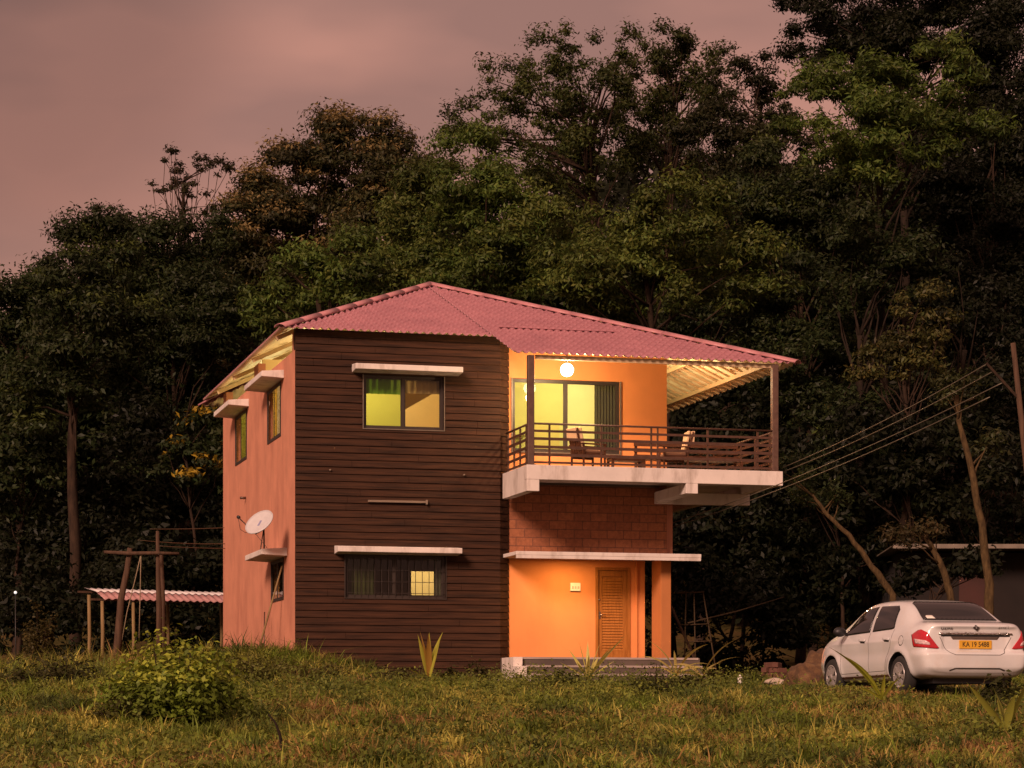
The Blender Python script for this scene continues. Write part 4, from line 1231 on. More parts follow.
    for p in me3.polygons:
        c = p.center; inner = False
        for a in (xr, xr + wb):
            d = math.hypot(c.x - a, c.z - 0.29)
            if d < 0.349 and abs(c.y) > 0.5 and (abs(p.normal.y) < 0.5 and d > 0.33 or abs(abs(c.y) - 0.66) < 0.01): inner = True
        p.material_index = 1 if inner else 0; p.use_smooth = not inner
    # panels laid on the body
    def panel(name, poly, frame, mat, parent=None, off=0.004, th=0.004, cuts=5, label=None):
        """poly in (u,v); frame = (origin, u axis, v axis, ray direction)"""
        O, U, V, R = [Vector(k) for k in frame]; R.normalize()
        bm = bmesh.new(); f = bm.faces.new([bm.verts.new((p[0], p[1], 0)) for p in poly])
        bmesh.ops.triangulate(bm, faces=bm.faces[:])
        for _ in range(5):
            es = [e for e in bm.edges if e.calc_length() > 0.032]
            if es: bmesh.ops.subdivide_edges(bm, edges=es, cuts=1)
            bmesh.ops.triangulate(bm, faces=bm.faces[:])
        bad = []
        for v in bm.verts:
            o_ = O + U * v.co.x + V * v.co.y - R * 3
            hit = bvh.ray_cast(o_, R)
            if hit[0] is None: bad.append(v); continue
            nn_ = hit[1] if hit[1].dot(R) < 0 else -hit[1]
            v.co = hit[0] + nn_ * off
        if bad: bmesh.ops.delete(bm, geom=bad, context='VERTS')
        bmesh.ops.recalc_face_normals(bm, faces=bm.faces[:])
        s = sum((f.normal.dot(R)) for f in bm.faces)
        if s > 0: bmesh.ops.reverse_faces(bm, faces=bm.faces[:])
        for f in bm.faces: f.smooth = True
        me = bpy.data.meshes.new(name); bm.to_mesh(me); bm.free(); me.materials.append(mat)
        o = bpy.data.objects.new(name, me); link(o, parent or root)
        md = o.modifiers.new('t', 'SOLIDIFY'); md.thickness = th; md.offset = -1
        if label: o['label'] = label
        return o
    REAR = ((0, 0, 0), (0, 1, 0), (0, 0, 1), (1, 0, 0))
    chrome = simple('chrome', (0.75, 0.72, 0.70), 0.15, 1.0, var=0.02)
    seam = M_black
    # rear window
    panel('rear_window', [(-0.60, 1.10), (0.60, 1.10), (0.585, 1.17), (0.525, 1.365), (0.46, 1.392), (-0.46, 1.392), (-0.525, 1.365), (-0.585, 1.17)], REAR, glassm, off=0.013, th=0.01)
    panel('window_sticker', [(0.40, 1.115), (0.53, 1.115), (0.53, 1.15), (0.50, 1.165), (0.41, 1.165)], REAR, M_signw, off=0.0165, th=0.002)
    LS = {1: ((0, 0, 0), (1, 0, 0), (0, 0, 1), (0, -1, 0)), -1: ((0, 0, 0), (1, 0, 0), (0, 0, 1), (0, 1, 0))}
    # side windows (left and right)
    for s in (1, -1):
        fr = LS[s]
        for nm, poly in (('side_window', [(0.98, 1.00), (1.05, 0.985), (1.70, 0.965), (1.73, 1.345), (1.17, 1.335), (1.07, 1.275)]),
                         ('side_window', [(1.82, 0.962), (2.72, 0.935), (2.42, 1.215), (2.26, 1.325), (1.85, 1.345)])):
            # thin black surround below each pane, then the pane
            cx = sum(p[0] for p in poly) / len(poly); cz = sum(p[1] for p in poly) / len(poly)
            big = [(cx + (p[0] - cx) * 1.03, cz + (p[1] - cz) * 1.04) for p in poly]
            sp = panel('window_surround', big, fr, seam, off=0.003, th=0.003)
            panel(nm, poly, fr, glassm, off=0.011, th=0.006)
        def line(name, pts, w=0.006):
            for (a, b) in zip(pts[:-1], pts[1:]):
                d = Vector((b[0] - a[0], b[1] - a[1])).normalized(); nn_ = Vector((-d.y, d.x)) * w / 2
                panel(name, [(a[0] + nn_.x, a[1] + nn_.y), (a[0] - nn_.x, a[1] - nn_.y), (b[0] - nn_.x, b[1] - nn_.y), (b[0] + nn_.x, b[1] + nn_.y)], fr, seam, off=0.0015, th=0.001)
        line('door_seam', [(1.77, 0.95), (1.78, 0.35), (2.78, 0.33), (2.80, 0.60), (2.76, 0.92)])
        line('door_seam', [(0.95, 0.98), (1.02, 0.72), (1.16, 0.56), (1.22, 0.36), (1.77, 0.35)])
        for hx_ in (1.88, 1.03):
            panel('door_handle', [(hx_, 0.815), (hx_ + 0.20, 0.825), (hx_ + 0.20, 0.855), (hx_, 0.845)], fr, paint, off=0.025, th=0.02)
            panel('handle_shade', [(hx_ + 0.02, 0.79), (hx_ + 0.18, 0.80), (hx_ + 0.18, 0.83), (hx_ + 0.02, 0.82)], fr, seam, off=0.003, th=0.002)  # flat black patch painted as shade under the handle
        panel('side_sill', [(0.0 + xr + 0.36, 0.27), (xr + wb - 0.36, 0.25), (xr + wb - 0.36, 0.285), (xr + 0.36, 0.305)], fr, M_rail, off=0.003, th=0.002)
        # mirror
        mb = MB()
        M = Matrix.Translation((2.58, s * 0.985, 0.985))
        mb.lathe([(1e-3, -0.09), (0.05, -0.085), (0.085, -0.04), (0.09, 0.02), (0.075, 0.05), (1e-3, 0.055)], 18, 0, M @ Matrix.Diagonal((0.75, 1.15, 0.85, 1)) @ Matrix.Rotation(math.radians(90), 4, 'Y'))
        mb.bar((2.60, s * 0.86, 0.955), (2.58, s * 0.95, 0.965), 0.06, 0.04)
        mo = mb.build('mirror', M_black, root)
        # tail lamp wraps round the corner
        dv = Vector((0.82, -0.57 * s, 0)); U = Vector((0.57 * s, 0.82, 0)) if s > 0 else Vector((-0.57, 0.82, 0)); U = Vector((0, 0, 1)).cross(dv).normalized() * -1
        if (U.y * s) < 0: U = -U
        frd = ((0, 0, 0), U, (0, 0, 1), dv)
        red = simple('lamp_red_%d' % (s + 1), (0.42, 0.012, 0.022), 0.12, var=0.15, scale=30, coat=0.8)
        tlp = panel('tail_lamp', [(0.885, 0.875), (0.86, 0.735), (0.845, 0.70), (0.50, 0.665), (0.47, 0.675), (0.58, 0.83), (0.625, 0.90), (0.72, 0.945), (0.77, 0.94)], frd, red, off=0.012, th=0.02)
        panel('lamp_lens', [(0.835, 0.815), (0.815, 0.745), (0.585, 0.715), (0.60, 0.755), (0.65, 0.785)], frd, simple('lens_%d' % (s + 1), (0.55, 0.40, 0.40), 0.15, var=0.3, scale=45), tlp, off=0.016, th=0.004)
    # fuel flap
    ang = [2 * math.pi * k / 20 for k in range(20)]
    for rr, mt, of in ((0.078, seam, 0.0015), (0.070, paint, 0.003)):
        panel('fuel_flap', [(0.66 + rr * math.cos(a), 0.80 + rr * math.sin(a)) for a in ang], LS[1], mt, off=of, th=0.001)
    # boot lid: seams, chrome bar, dark strips painted as shade below it, number plate, badges
    panel('boot_shade', [(-0.56, 0.845), (0.56, 0.845), (0.56, 0.875), (-0.56, 0.875)], REAR, seam, off=0.003, th=0.002)
    panel('boot_shade', [(-0.36, 0.80), (0.36, 0.80), (0.40, 0.846), (-0.40, 0.846)], REAR, simple('shade_grey', (0.08, 0.06, 0.05), 0.5), off=0.002, th=0.001)
    panel('chrome_bar', [(-0.60, 0.876), (0.60, 0.876), (0.585, 0.902), (-0.585, 0.902)], REAR, chrome, off=0.02, th=0.018)
    def rline(pts, w=0.008):
        for (a, b) in zip(pts[:-1], pts[1:]):
            d = Vector((b[0] - a[0], b[1] - a[1])).normalized(); nn_ = Vector((-d.y, d.x)) * w / 2
            panel('boot_seam', [(a[0] + nn_.x, a[1] + nn_.y), (a[0] - nn_.x, a[1] - nn_.y), (b[0] - nn_.x, b[1] - nn_.y), (b[0] + nn_.x, b[1] + nn_.y)], REAR, simple('seam_grey', (0.05, 0.04, 0.035), 0.6), off=0.0015, th=0.001)
    rline([(0.58, 0.84), (0.50, 0.69), (0.44, 0.605), (0.36, 0.575), (-0.36, 0.575), (-0.44, 0.605), (-0.50, 0.69), (-0.58, 0.84)])
    rline([(0.45, 0.345), (0.36, 0.375), (-0.36, 0.375), (-0.45, 0.345)], 0.022)
    hit = bvh.ray_cast(Vector((-3, 0, 0.735)), Vector((1, 0, 0)))[0]
    xp = hit.x - 0.014
    ym = simple('plate_yellow', (0.62, 0.33, 0.03), 0.4, var=0.05)
    mb = MB(); mb.box((xp - 0.004, -0.262, 0.668), (xp + 0.05, 0.262, 0.792)); plate = mb.build('number_plate', ym, root, 0.004)
    rot = Matrix(((0, 0, -1, 0), (-1, 0, 0, 0), (0, 1, 0, 0), (0, 0, 0, 1)))   # text x -> -y (right as seen from behind), text y -> z, faces -x
    curve_text('KA 19 5488', 'plate_text', 0.104, M_black, plate, Matrix.Translation((xp - 0.006, 0.0, 0.728)) @ rot @ Matrix.Diagonal((0.86, 1, 1, 1)))
    hx0 = bvh.ray_cast(Vector((-3, 0.45, 0.965)), Vector((1, 0, 0)))[0].x - 0.006
    curve_text('DZIRE', 'badge_text', 0.062, simple('badge_dark', (0.06, 0.05, 0.045), 0.3, 0.6), root, Matrix.Translation((hx0, 0.47, 0.965)) @ rot @ Matrix.Diagonal((1.15, 1, 1, 1)))
    hx1 = bvh.ray_cast(Vector((-3, -0.47, 0.975)), Vector((1, 0, 0)))[0].x - 0.006
    curve_text('SWIFT', 'badge_text', 0.056, MATS['badge_dark'], root, Matrix.Translation((hx1, -0.45, 0.985)) @ rot @ Matrix.Diagonal((1.15, 1, 1, 1)))
    hx2 = bvh.ray_cast(Vector((-3, 0, 0.975)), Vector((1, 0, 0)))[0].x - 0.010
    mb = MB()
    for pts in ([(-0.055, 0.0), (-0.01, 0.042), (0.012, 0.028), (-0.022, 0.0)], [(0.055, 0.0), (0.01, -0.042), (-0.012, -0.028), (0.022, 0.0)],
                [(-0.055, 0.0), (-0.022, 0.0), (0.03, -0.028), (0.01, -0.042)], [(0.055, 0.0), (0.022, 0.0), (-0.03, 0.028), (-0.01, 0.042)]):
        mb.add([(hx2, -u, 0.975 + v) for u, v in pts] + [(hx2 + 0.012, -u, 0.975 + v) for u, v in pts], [(0,1,2,3),(7,6,5,4),(0,4,5,1),(1,5,6,2),(2,6,7,3),(3,7,4,0)])
    mb.build('emblem', MATS['badge_dark'], root)
    # aerial
    mb = MB(); mb.tube([(2.1, 0, 1.45), (2.04, 0, 1.50)], [0.012, 0.004], 6); mb.build('aerial', M_black, root)
    # exhaust and underside
    mb = MB(); mb.box((0.15, -0.6, 0.16), (3.6, 0.6, 0.24)); mb.build('underside', M_black, root)
    # wheels
    tyre = simple('tyre_rubber', (0.018, 0.017, 0.016), 0.85)
    rimm = simple('wheel_cover', (0.42, 0.40, 0.39), 0.35, 0.5, var=0.15)
    first = None
    for a in (xr, xr + wb):
        for s in (1, -1):
            if first is None:
                mb = MB(); Mx = Matrix.Rotation(math.radians(-90), 4, 'X')
                mb.lathe([(0.19, -0.09), (0.26, -0.095), (0.283, -0.07), (0.29, -0.03), (0.29, 0.03), (0.283, 0.07), (0.26, 0.095), (0.19, 0.085)], 36, 0, Mx)
                wobj = mb.build('wheel', tyre, root)
                mb = MB(); mb.lathe([(0.195, 0.084), (0.188, 0.092), (0.175, 0.080), (0.16, 0.05), (0.001, 0.045)], 36, 0, Mx); hub = mb.build('wheel_dish', M_black, wobj)
                mb = MB(); mb.lathe([(0.19, 0.078), (0.192, 0.094), (0.172, 0.092), (0.168, 0.07)], 36, 0, Mx); mb.lathe([(0.055, 0.06), (0.05, 0.097), (0.001, 0.10)], 20, 0, Mx)
                for k in range(7):
                    an = 2 * math.pi * k / 7; c, sn = math.cos(an), math.sin(an)
                    pr = [(0.045, -0.022, 0.094), (0.045, 0.022, 0.094), (0.178, 0.040, 0.090), (0.178, -0.040, 0.090)]
                    up_ = [Mx @ Vector((r * c - w_ * sn, r * sn + w_ * c, h)) for r, w_, h in pr]; dn = [Mx @ Vector((r * c - w_ * sn, r * sn + w_ * c, h - 0.03)) for r, w_, h in pr]
                    mb.add(dn + up_, [(0,3,2,1),(4,5,6,7),(0,1,5,4),(1,2,6,5),(2,3,7,6),(3,0,4,7)])
                cover = mb.build('wheel_cover', rimm, wobj)
                first = (wobj, hub, cover); wo = wobj
            else:
                wo = first[0].copy(); COL.objects.link(wo); wo.parent = root
                for ch in first[1:]:
                    c_ = ch.copy(); COL.objects.link(c_); c_.parent = wo
            wo.location = (a, s * 0.775, 0.29); wo.rotation_euler = (0, 0.4 * a, 0 if s > 0 else math.pi)
    # place: left rear hub at its spot on the grass, heading away to the left
    al = math.radians(16.7); D1 = 36.0
    hub_l = at(899, 675, D1)
    hv = Vector(-RGT * math.sin(al) + FWD * math.cos(al)); lv = Vector((-hv.y, hv.x, 0))
    rz = math.atan2(hv.y, hv.x)
    loc = Vector(hub_l) - hv * xr - lv * 0.86
    loc.z = hub_l[2] - 0.29
    root.location = loc; root.rotation_euler = (0, 0, rz)
    return root
CAR = build_car()
CAR_C = np.array(CAR.location); CAR_R = CAR.rotation_euler.z

# ------------------------------------------------------------------ foliage
def leaf_mesh(name, P, N, Ln, Wd, C, mat, parent=None, seed=0, droop=0.0):
    """one diamond per leaf: P centres, N normals, Ln/Wd half sizes, C colours"""
    rs = np.random.RandomState(seed); n = len(P)
    N = N / np.maximum(np.linalg.norm(N, axis=1, keepdims=True), 1e-6)
    R = rs.normal(size=(n, 3)); R[:, 2] -= droop
    T = R - N * np.sum(R * N, 1, keepdims=True); T /= np.maximum(np.linalg.norm(T, axis=1, keepdims=True), 1e-6)
    B = np.cross(N, T)
    Ln = Ln[:, None]; Wd = Wd[:, None]
    v = np.empty((n, 4, 3))
    v[:, 0] = P - T * Ln; v[:, 1] = P + B * Wd + N * Wd * 0.25; v[:, 2] = P + T * Ln - N * Ln * 0.15; v[:, 3] = P - B * Wd + N * Wd * 0.25
    me = bpy.data.meshes.new(name)
    me.vertices.add(n * 4); me.loops.add(n * 4); me.polygons.add(n)
    me.vertices.foreach_set('co', v.reshape(-1).astype(np.float32))
    me.loops.foreach_set('vertex_index', np.arange(n * 4, dtype=np.int32))
    me.polygons.foreach_set('loop_start', np.arange(0, n * 4, 4, dtype=np.int32))
    me.polygons.foreach_set('loop_total', np.full(n, 4, dtype=np.int32))
    at_ = me.attributes.new('leaf', 'FLOAT_COLOR', 'POINT')
    c4 = np.ones((n, 4, 4), np.float32); c4[:, :, :3] = C[:, None, :]
    at_.data.foreach_set('color', c4.reshape(-1))
    me.materials.append(mat); me.update(calc_edges=True)
    o = bpy.data.objects.new(name, me); link(o, parent)
    return o

def crown_points(blobs, rs, dens, sub=(0.45, 0.95), shell=0.6, flat=0.85, keep=1.0):
    """blobs: (centre, rx, ry, rz). Sub-clumps fill each blob, leaves fill each clump. Returns points, normals, clump ids, clump centres"""
    Ps, Ns, ids, cc, bl = [], [], [], [], []
    for bi, (c, rx, ry, rz) in enumerate(blobs):
        c = np.array(c)
        area = math.pi * rx * rz
        m = max(6, int(area * 2.6 * keep))
        for _ in range(m):
            d = rs.normal(size=3); d /= np.linalg.norm(d)
            r = rs.uniform(0.25, 1.0) ** 0.42
            cc_ = c + d * r * np.array([rx, ry, rz])
            s = rs.uniform(*sub) * min(1.0, 0.35 + 0.35 * min(rx, rz))
            k = int(dens * s * s * math.pi * rs.uniform(0.6, 1.3))
            if k < 4: continue
            u = rs.normal(size=(k, 3)); u /= np.linalg.norm(u, axis=1, keepdims=True)
            u[:, 2] = np.where(u[:, 2] < -0.3, u[:, 2] * 0.5, u[:, 2])
            q = (rs.uniform(0, 1, size=(k, 1)) ** 0.5) * (1 + 0.25 * rs.normal(size=(k, 1)))
            Ps.append(cc_ + u * q * s * np.array([1.15, 1.15, flat]))
            Ns.append(u * 0.8 + np.array([0, 0, 0.5]) + 0.55 * rs.normal(size=(k, 3)))
            ids.append(np.full(k, len(cc))); cc.append(cc_); bl.append(bi)
    return np.concatenate(Ps), np.concatenate(Ns), np.concatenate(ids), cc, np.array(bl)

def tree(label, D, base_px, ell, col, col2=None, seed=1, dens=150, leaf=(0.13, 0.055), trunk_r=0.2, trunk=None, bark=None, sub=(0.4, 0.95), keep=1.0, group='trees around the house', name='tree', cat='tree', thick=0.85, p2=0.25, transl=None, limbs=26, droop=0.3, flat=0.9):
    dens *= 1.25
    if name == 'tree' and group == 'trees around the house': dens *= 2.0; leaf = (leaf[0] * 0.68, leaf[1] * 0.62)
    rs = np.random.RandomState(seed); rng = random.Random(seed)
    base = at(base_px, 650, D); base[2] = g1(base)
    root = empty(name, base, label, cat, group)
    sc_ = FPX / D
    blobs = []
    for (cx, cy, rx, ry) in ell:
        dd = D + rs.uniform(-1.2, 1.2)
        c = at(cx, cy, dd) - base
        blobs.append((c, rx / sc_, max(rx, ry) / sc_ * thick, ry / sc_))
    P, N, ids, cc, bl = crown_points(blobs, rs, dens, sub, flat=flat, keep=keep)
    n = len(P)
    cl = (rs.uniform(0.72, 1.3, size=len(cc)) * rs.uniform(0.7, 1.35, size=len(blobs))[bl])[ids]; lf = rs.uniform(0.75, 1.3, size=n)
    C = np.array(col)[None, :] * (cl * lf)[:, None] * np.array([1 + 0.12, 1, 1])[None, :] ** rs.normal(size=(n, 1))
    if col2 is not None:
        tops = np.array([c[2] for c in cc]); pick = rs.uniform(size=len(cc)) < p2
        # new flush at the outer top of some clumps; on one bush, painted light
        cz = np.array([c[2] for c in cc])[ids]
        mk = pick[ids] & (P[:, 2] > cz + 0.05) & (rs.uniform(size=n) < 0.8)
        C[mk] = np.array(col2)[None, :] * lf[mk][:, None]
    s = rs.uniform(0.7, 1.35, size=n)
    leaf_mesh('crown', P, N, leaf[0] * s, leaf[1] * s, np.clip(C, 0, 1), M_leaf, root, seed, droop)
    # trunk and limbs
    mb = MB()
    if trunk:
        pts = [Vector((0, 0, -0.4))] + [Vector(at(x, y, D) - base) for x, y in trunk]
    else:
        ctr = np.mean([b[0] for b in blobs], axis=0); top = Vector(ctr)
        pts = [Vector((0, 0, -0.4))]
        for k in range(1, 5):
            s = k / 4; pts.append(Vector((top.x * s ** 1.6 + rng.uniform(-.2, .2), top.y * s, top.z * s)))
    rad = [trunk_r * (1 - 0.62 * i / (len(pts) - 1)) for i in range(len(pts))]
    fine = []
    fr = []
    for i in range(len(pts) - 1):
        for k in range(4):
            s = k / 4; fine.append(pts[i].lerp(pts[i+1], s) + Vector((rng.uniform(-1, 1), rng.uniform(-1, 1), 0)) * trunk_r * 0.22); fr.append(rad[i] * (1 - s) + rad[i+1] * s)
    fine.append(pts[-1]); fr.append(rad[-1])
    mb.tube(fine, fr, 10, jit=0.13, rng=rng)
    order = list(range(len(cc))); rng.shuffle(order)
    for ci in order[:limbs]:
        e = Vector(cc[ci]); cand = [p for p in fine if p.z < e.z - 0.2] or fine[-1:]
        s0 = cand[max(0, len(cand) - 1 - rng.randint(0, 4))]
        L_ = (e - s0).length; mid = s0.lerp(e, 0.5) + Vector((rng.uniform(-1, 1), rng.uniform(-1, 1), rng.uniform(-0.3, 1.0))) * L_ * 0.09
        q1 = s0.lerp(mid, 0.5) + Vector((rng.uniform(-1, 1), rng.uniform(-1, 1), 0)) * L_ * 0.03
        r0 = max(0.025, trunk_r * 0.26)
        mb.tube([s0, q1, mid, mid.lerp(e, 0.5) + Vector((rng.uniform(-1, 1), 0, rng.uniform(-1, 1))) * L_ * 0.04, e], [r0, r0 * .75, r0 * 0.5, r0 * .3, 0.012], 6, jit=0.1, rng=rng)
    mb.build('trunk', bark or M_bark, root)
    return root

DK = (0.024, 0.034, 0.010); OL = (0.066, 0.086, 0.018); GR = (0.066, 0.098, 0.018); BR = (0.042, 0.042, 0.015); TAN = (0.20, 0.145, 0.055); VD = (0.011, 0.014, 0.005)  # VD: gloom of the understorey is darkened into the leaf colour
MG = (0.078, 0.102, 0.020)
TREES = [
 dict(label='dark tree at the far left edge, crown rising to the sky', D=86, base_px=18, ell=[(8,335,55,62),(40,300,42,42),(10,400,50,50)], col=DK, seed=11),
 dict(label='tall tree with bare reddish trunk, second from the left edge', D=80, base_px=76, ell=[(80,330,50,50),(100,255,45,42),(50,395,45,40),(120,310,40,50),(70,280,35,28)], col=DK, col2=OL, seed=12, trunk=[(75,560),(73,470),(72,400),(80,330)], trunk_r=0.22),
 dict(label='dark broad tree behind the shed, left of the tan-leaved crown', D=90, base_px=186, ell=[(150,265,52,58),(195,320,48,60),(140,350,48,60),(205,260,36,50),(180,395,50,50)], col=DK, seed=13, trunk=[(184,560),(181,500),(176,440),(172,340)], trunk_r=0.18),
 dict(label='thin wispy tree poking tufts above the left skyline', D=96, base_px=196, ell=[(172,158,9,11),(162,184,15,9),(178,178,12,10),(206,162,14,12),(222,170,13,12),(196,205,32,14),(100,212,11,9),(190,188,9,6)], col=(0.03,0.028,0.012), seed=14, sub=(0.3,0.6), trunk_r=0.14, leaf=(0.11,0.05), limbs=40, keep=1.5),
 dict(label='big rounded tree with tan flowering clumps, left of the roof peak', D=98, base_px=330, ell=[(350,158,62,46),(290,185,48,44),(255,225,42,48),(300,250,80,56),(395,185,42,46),(235,290,46,56),(385,255,60,56),(210,340,40,46)], col=BR, col2=TAN, p2=0.55, seed=15, dens=140, trunk_r=0.35, leaf=(0.14,0.06)),
 dict(label='lighter green leafy tree just behind the left roof slope', D=78, base_px=345, ell=[(300,282,42,32),(258,308,20,22),(350,262,46,32),(395,285,46,36),(330,305,60,26),(275,330,24,18)], col=GR, col2=(0.085,0.115,0.02), seed=16, dens=170, leaf=(0.14,0.055)),
 dict(label='olive tree between the tan-leaved crown and the roof peak', D=92, base_px=430, ell=[(425,180,32,40),(440,240,42,52),(415,260,36,44),(400,215,26,30)], col=OL, seed=17),
 dict(label='bushy green tree rising straight behind the roof peak', D=84, base_px=492, ell=[(475,165,38,36),(490,215,52,46),(455,240,38,46),(505,270,66,40),(450,290,44,36),(540,245,40,40)], col=GR, col2=(0.09,0.11,0.02), seed=18, dens=165),
 dict(label='tall open-crowned tree showing sky gaps, above the roof centre', D=100, base_px=596, ell=[(545,52,30,26),(505,82,34,28),(575,40,24,16),(588,92,44,34),(535,110,40,32),(555,160,50,40),(600,150,34,44),(468,118,26,24),(455,140,18,16),(500,130,30,26),(630,45,18,16)], col=(0.052,0.066,0.015), flat=1.25, seed=19, dens=125, keep=0.85, trunk=[(598,420),(597,260),(592,190),(585,120)], trunk_r=0.26, limbs=60, sub=(0.35,0.75)),
 dict(label='tall dark tree with twin tops against the sky, right of centre', D=103, base_px=662, ell=[(650,48,38,28),(640,88,38,36),(700,52,26,26),(690,105,46,40),(625,130,34,34),(668,150,44,40),(715,85,22,26)], col=(0.044,0.054,0.013), flat=1.25, seed=20, dens=130, limbs=50, sub=(0.35,0.75), keep=0.9),
 dict(label='rounded olive tree behind the right half of the roof', D=80, base_px=672, ell=[(690,215,52,36),(650,245,42,40),(720,265,56,44),(600,272,62,40),(560,235,44,36),(640,290,70,30)], col=MG, seed=21, dens=165),
 dict(label='sparse dark tree with loose twigs, left of the top right canopy', D=99, base_px=742, ell=[(728,55,16,24),(740,100,34,38),(712,140,40,40),(768,120,22,40),(748,160,40,36),(765,70,10,18),(778,165,32,42),(770,125,26,34),(800,160,28,40)], col=(0.024,0.026,0.01), seed=22, dens=110, limbs=60, sub=(0.3,0.7), keep=1.2),
 dict(label='towering black-green tree cut by the top right of the frame', D=95, base_px=905, ell=[(870,6,80,34),(960,24,78,44),(800,8,26,16),(1010,60,50,60),(840,40,60,30),(900,55,80,36)], col=VD, seed=23, dens=150, limbs=50, trunk_r=0.25, bark=M_darkbark),
 dict(label='feathery bright green tree high at the upper right', D=79, base_px=885, ell=[(828,78,40,30),(868,88,46,34),(930,66,50,26),(850,128,60,36),(905,135,56,36),(968,104,48,36),(800,118,24,36),(880,165,50,26)], col=GR, col2=(0.075,0.115,0.018), bark=M_darkbark, seed=24, dens=160, leaf=(0.15,0.05)),
 dict(label='black-green tree filling the right edge below the top canopy', D=88, base_px=1012, ell=[(985,185,52,52),(1015,130,36,50),(940,190,40,40),(1010,250,50,56)], col=VD, seed=25),
 dict(label='dark tree right of the rounded olive tree, above the balcony roof', D=88, base_px=800, ell=[(770,185,46,42),(820,205,52,42),(760,245,56,38),(860,205,46,42),(815,255,60,36)], col=DK, col2=OL, p2=0.2, seed=26),
 dict(label='small olive tree lit at its crown, right of the balcony', D=74, base_px=900, ell=[(915,305,26,22),(938,340,36,26),(890,345,28,22),(912,368,40,20),(870,365,22,14)], col=(0.058,0.058,0.016), seed=27, dens=150, trunk_r=0.14, leaf=(0.12,0.05)),
 dict(label='dark drooping tree directly right of the balcony roof corner', D=82, base_px=815, ell=[(800,298,50,38),(850,322,44,40),(790,362,52,38),(755,318,36,32),(835,385,40,30)], col=DK, seed=28, col2=OL, p2=0.15),
 dict(label='black-green tree at the right edge behind the utility pole', D=84, base_px=1015, ell=[(1000,310,46,50),(975,400,46,50),(1025,440,40,50),(955,270,36,30)], col=VD, seed=29),
 dict(label='dark tree half hidden behind the right roof slope', D=92, base_px=700, ell=[(705,325,56,34),(640,315,56,26),(740,290,40,36),(745,370,44,36)], col=DK, seed=30),
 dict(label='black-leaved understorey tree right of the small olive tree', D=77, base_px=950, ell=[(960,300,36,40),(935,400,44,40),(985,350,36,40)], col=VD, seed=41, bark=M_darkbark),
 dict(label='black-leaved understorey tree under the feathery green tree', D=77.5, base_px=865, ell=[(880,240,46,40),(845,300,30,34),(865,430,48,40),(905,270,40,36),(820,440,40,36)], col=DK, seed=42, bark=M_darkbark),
 dict(label='slender pale-trunked tree standing over the white car', D=56, base_px=993, ell=[(956,380,16,10),(965,398,14,9),(988,445,16,10),(948,395,10,8)], col=(0.03,0.034,0.01), seed=31, dens=120, trunk=[(990,600),(984,540),(974,480),(961,430),(957,395)], trunk_r=0.125, bark=M_palebark, limbs=8, leaf=(0.10,0.04)),
 dict(label='slim tree leaning far left, its trunk pale, above the car bonnet', D=60, base_px=898, ell=[(808,488,26,18),(788,470,22,16),(835,492,14,9)], col=DK, seed=32, dens=120, trunk=[(892,595),(872,566),(848,535),(828,515),(812,495)], trunk_r=0.10, bark=M_palebark, limbs=8, leaf=(0.10,0.04)),
 dict(label='short leaning pale trunk between the slim leaner and the slender tree', D=61, base_px=958, ell=[(905,536,28,7),(925,528,18,8)], col=(0.045,0.036,0.014), seed=33, dens=120, trunk=[(950,592),(941,565),(931,545),(922,536)], trunk_r=0.115, bark=M_palebark, limbs=8, leaf=(0.10,0.04)),
]
for tdef in TREES: tree(**tdef)
BACK = [(-25, 345, 'behind the far left edge trees'), (70, 285, 'behind the bare reddish trunk'), (165, 255, 'behind the wispy tufts'), (260, 250, 'behind the left flank of the tan-leaved crown'),
        (365, 235, 'behind the right flank of the tan-leaved crown'), (465, 215, 'behind the roof peak'), (560, 225, 'behind the open-crowned tree'), (655, 215, 'behind the rounded olive tree'),
        (745, 195, 'left of the feathery green tree, far back'), (840, 165, 'behind the feathery green tree'), (935, 120, 'below the top right canopy, far back'), (1030, 95, 'behind the right edge trees'), (1140, 110, 'just past the right edge of the frame'), (1250, 150, 'well past the right edge of the frame'), (-130, 380, 'well past the left edge of the frame')]
for k, (x, ty, where) in enumerate(BACK):
    tree('far dark forest tree ' + where, 108 + (k * 37 % 9), x, [(x, ty + 48, 62, 46), (x + 38, ty + 120, 58, 56), (x - 40, ty + 130, 58, 60), (x, ty + 215, 84, 60), (x + 5, ty + 300, 84, 56)], VD if x > 700 else DK, seed=200 + k, dens=105, leaf=(0.18, 0.08), sub=(0.6, 1.3), keep=0.7, trunk_r=0.3, group='far dark forest trees', limbs=10)

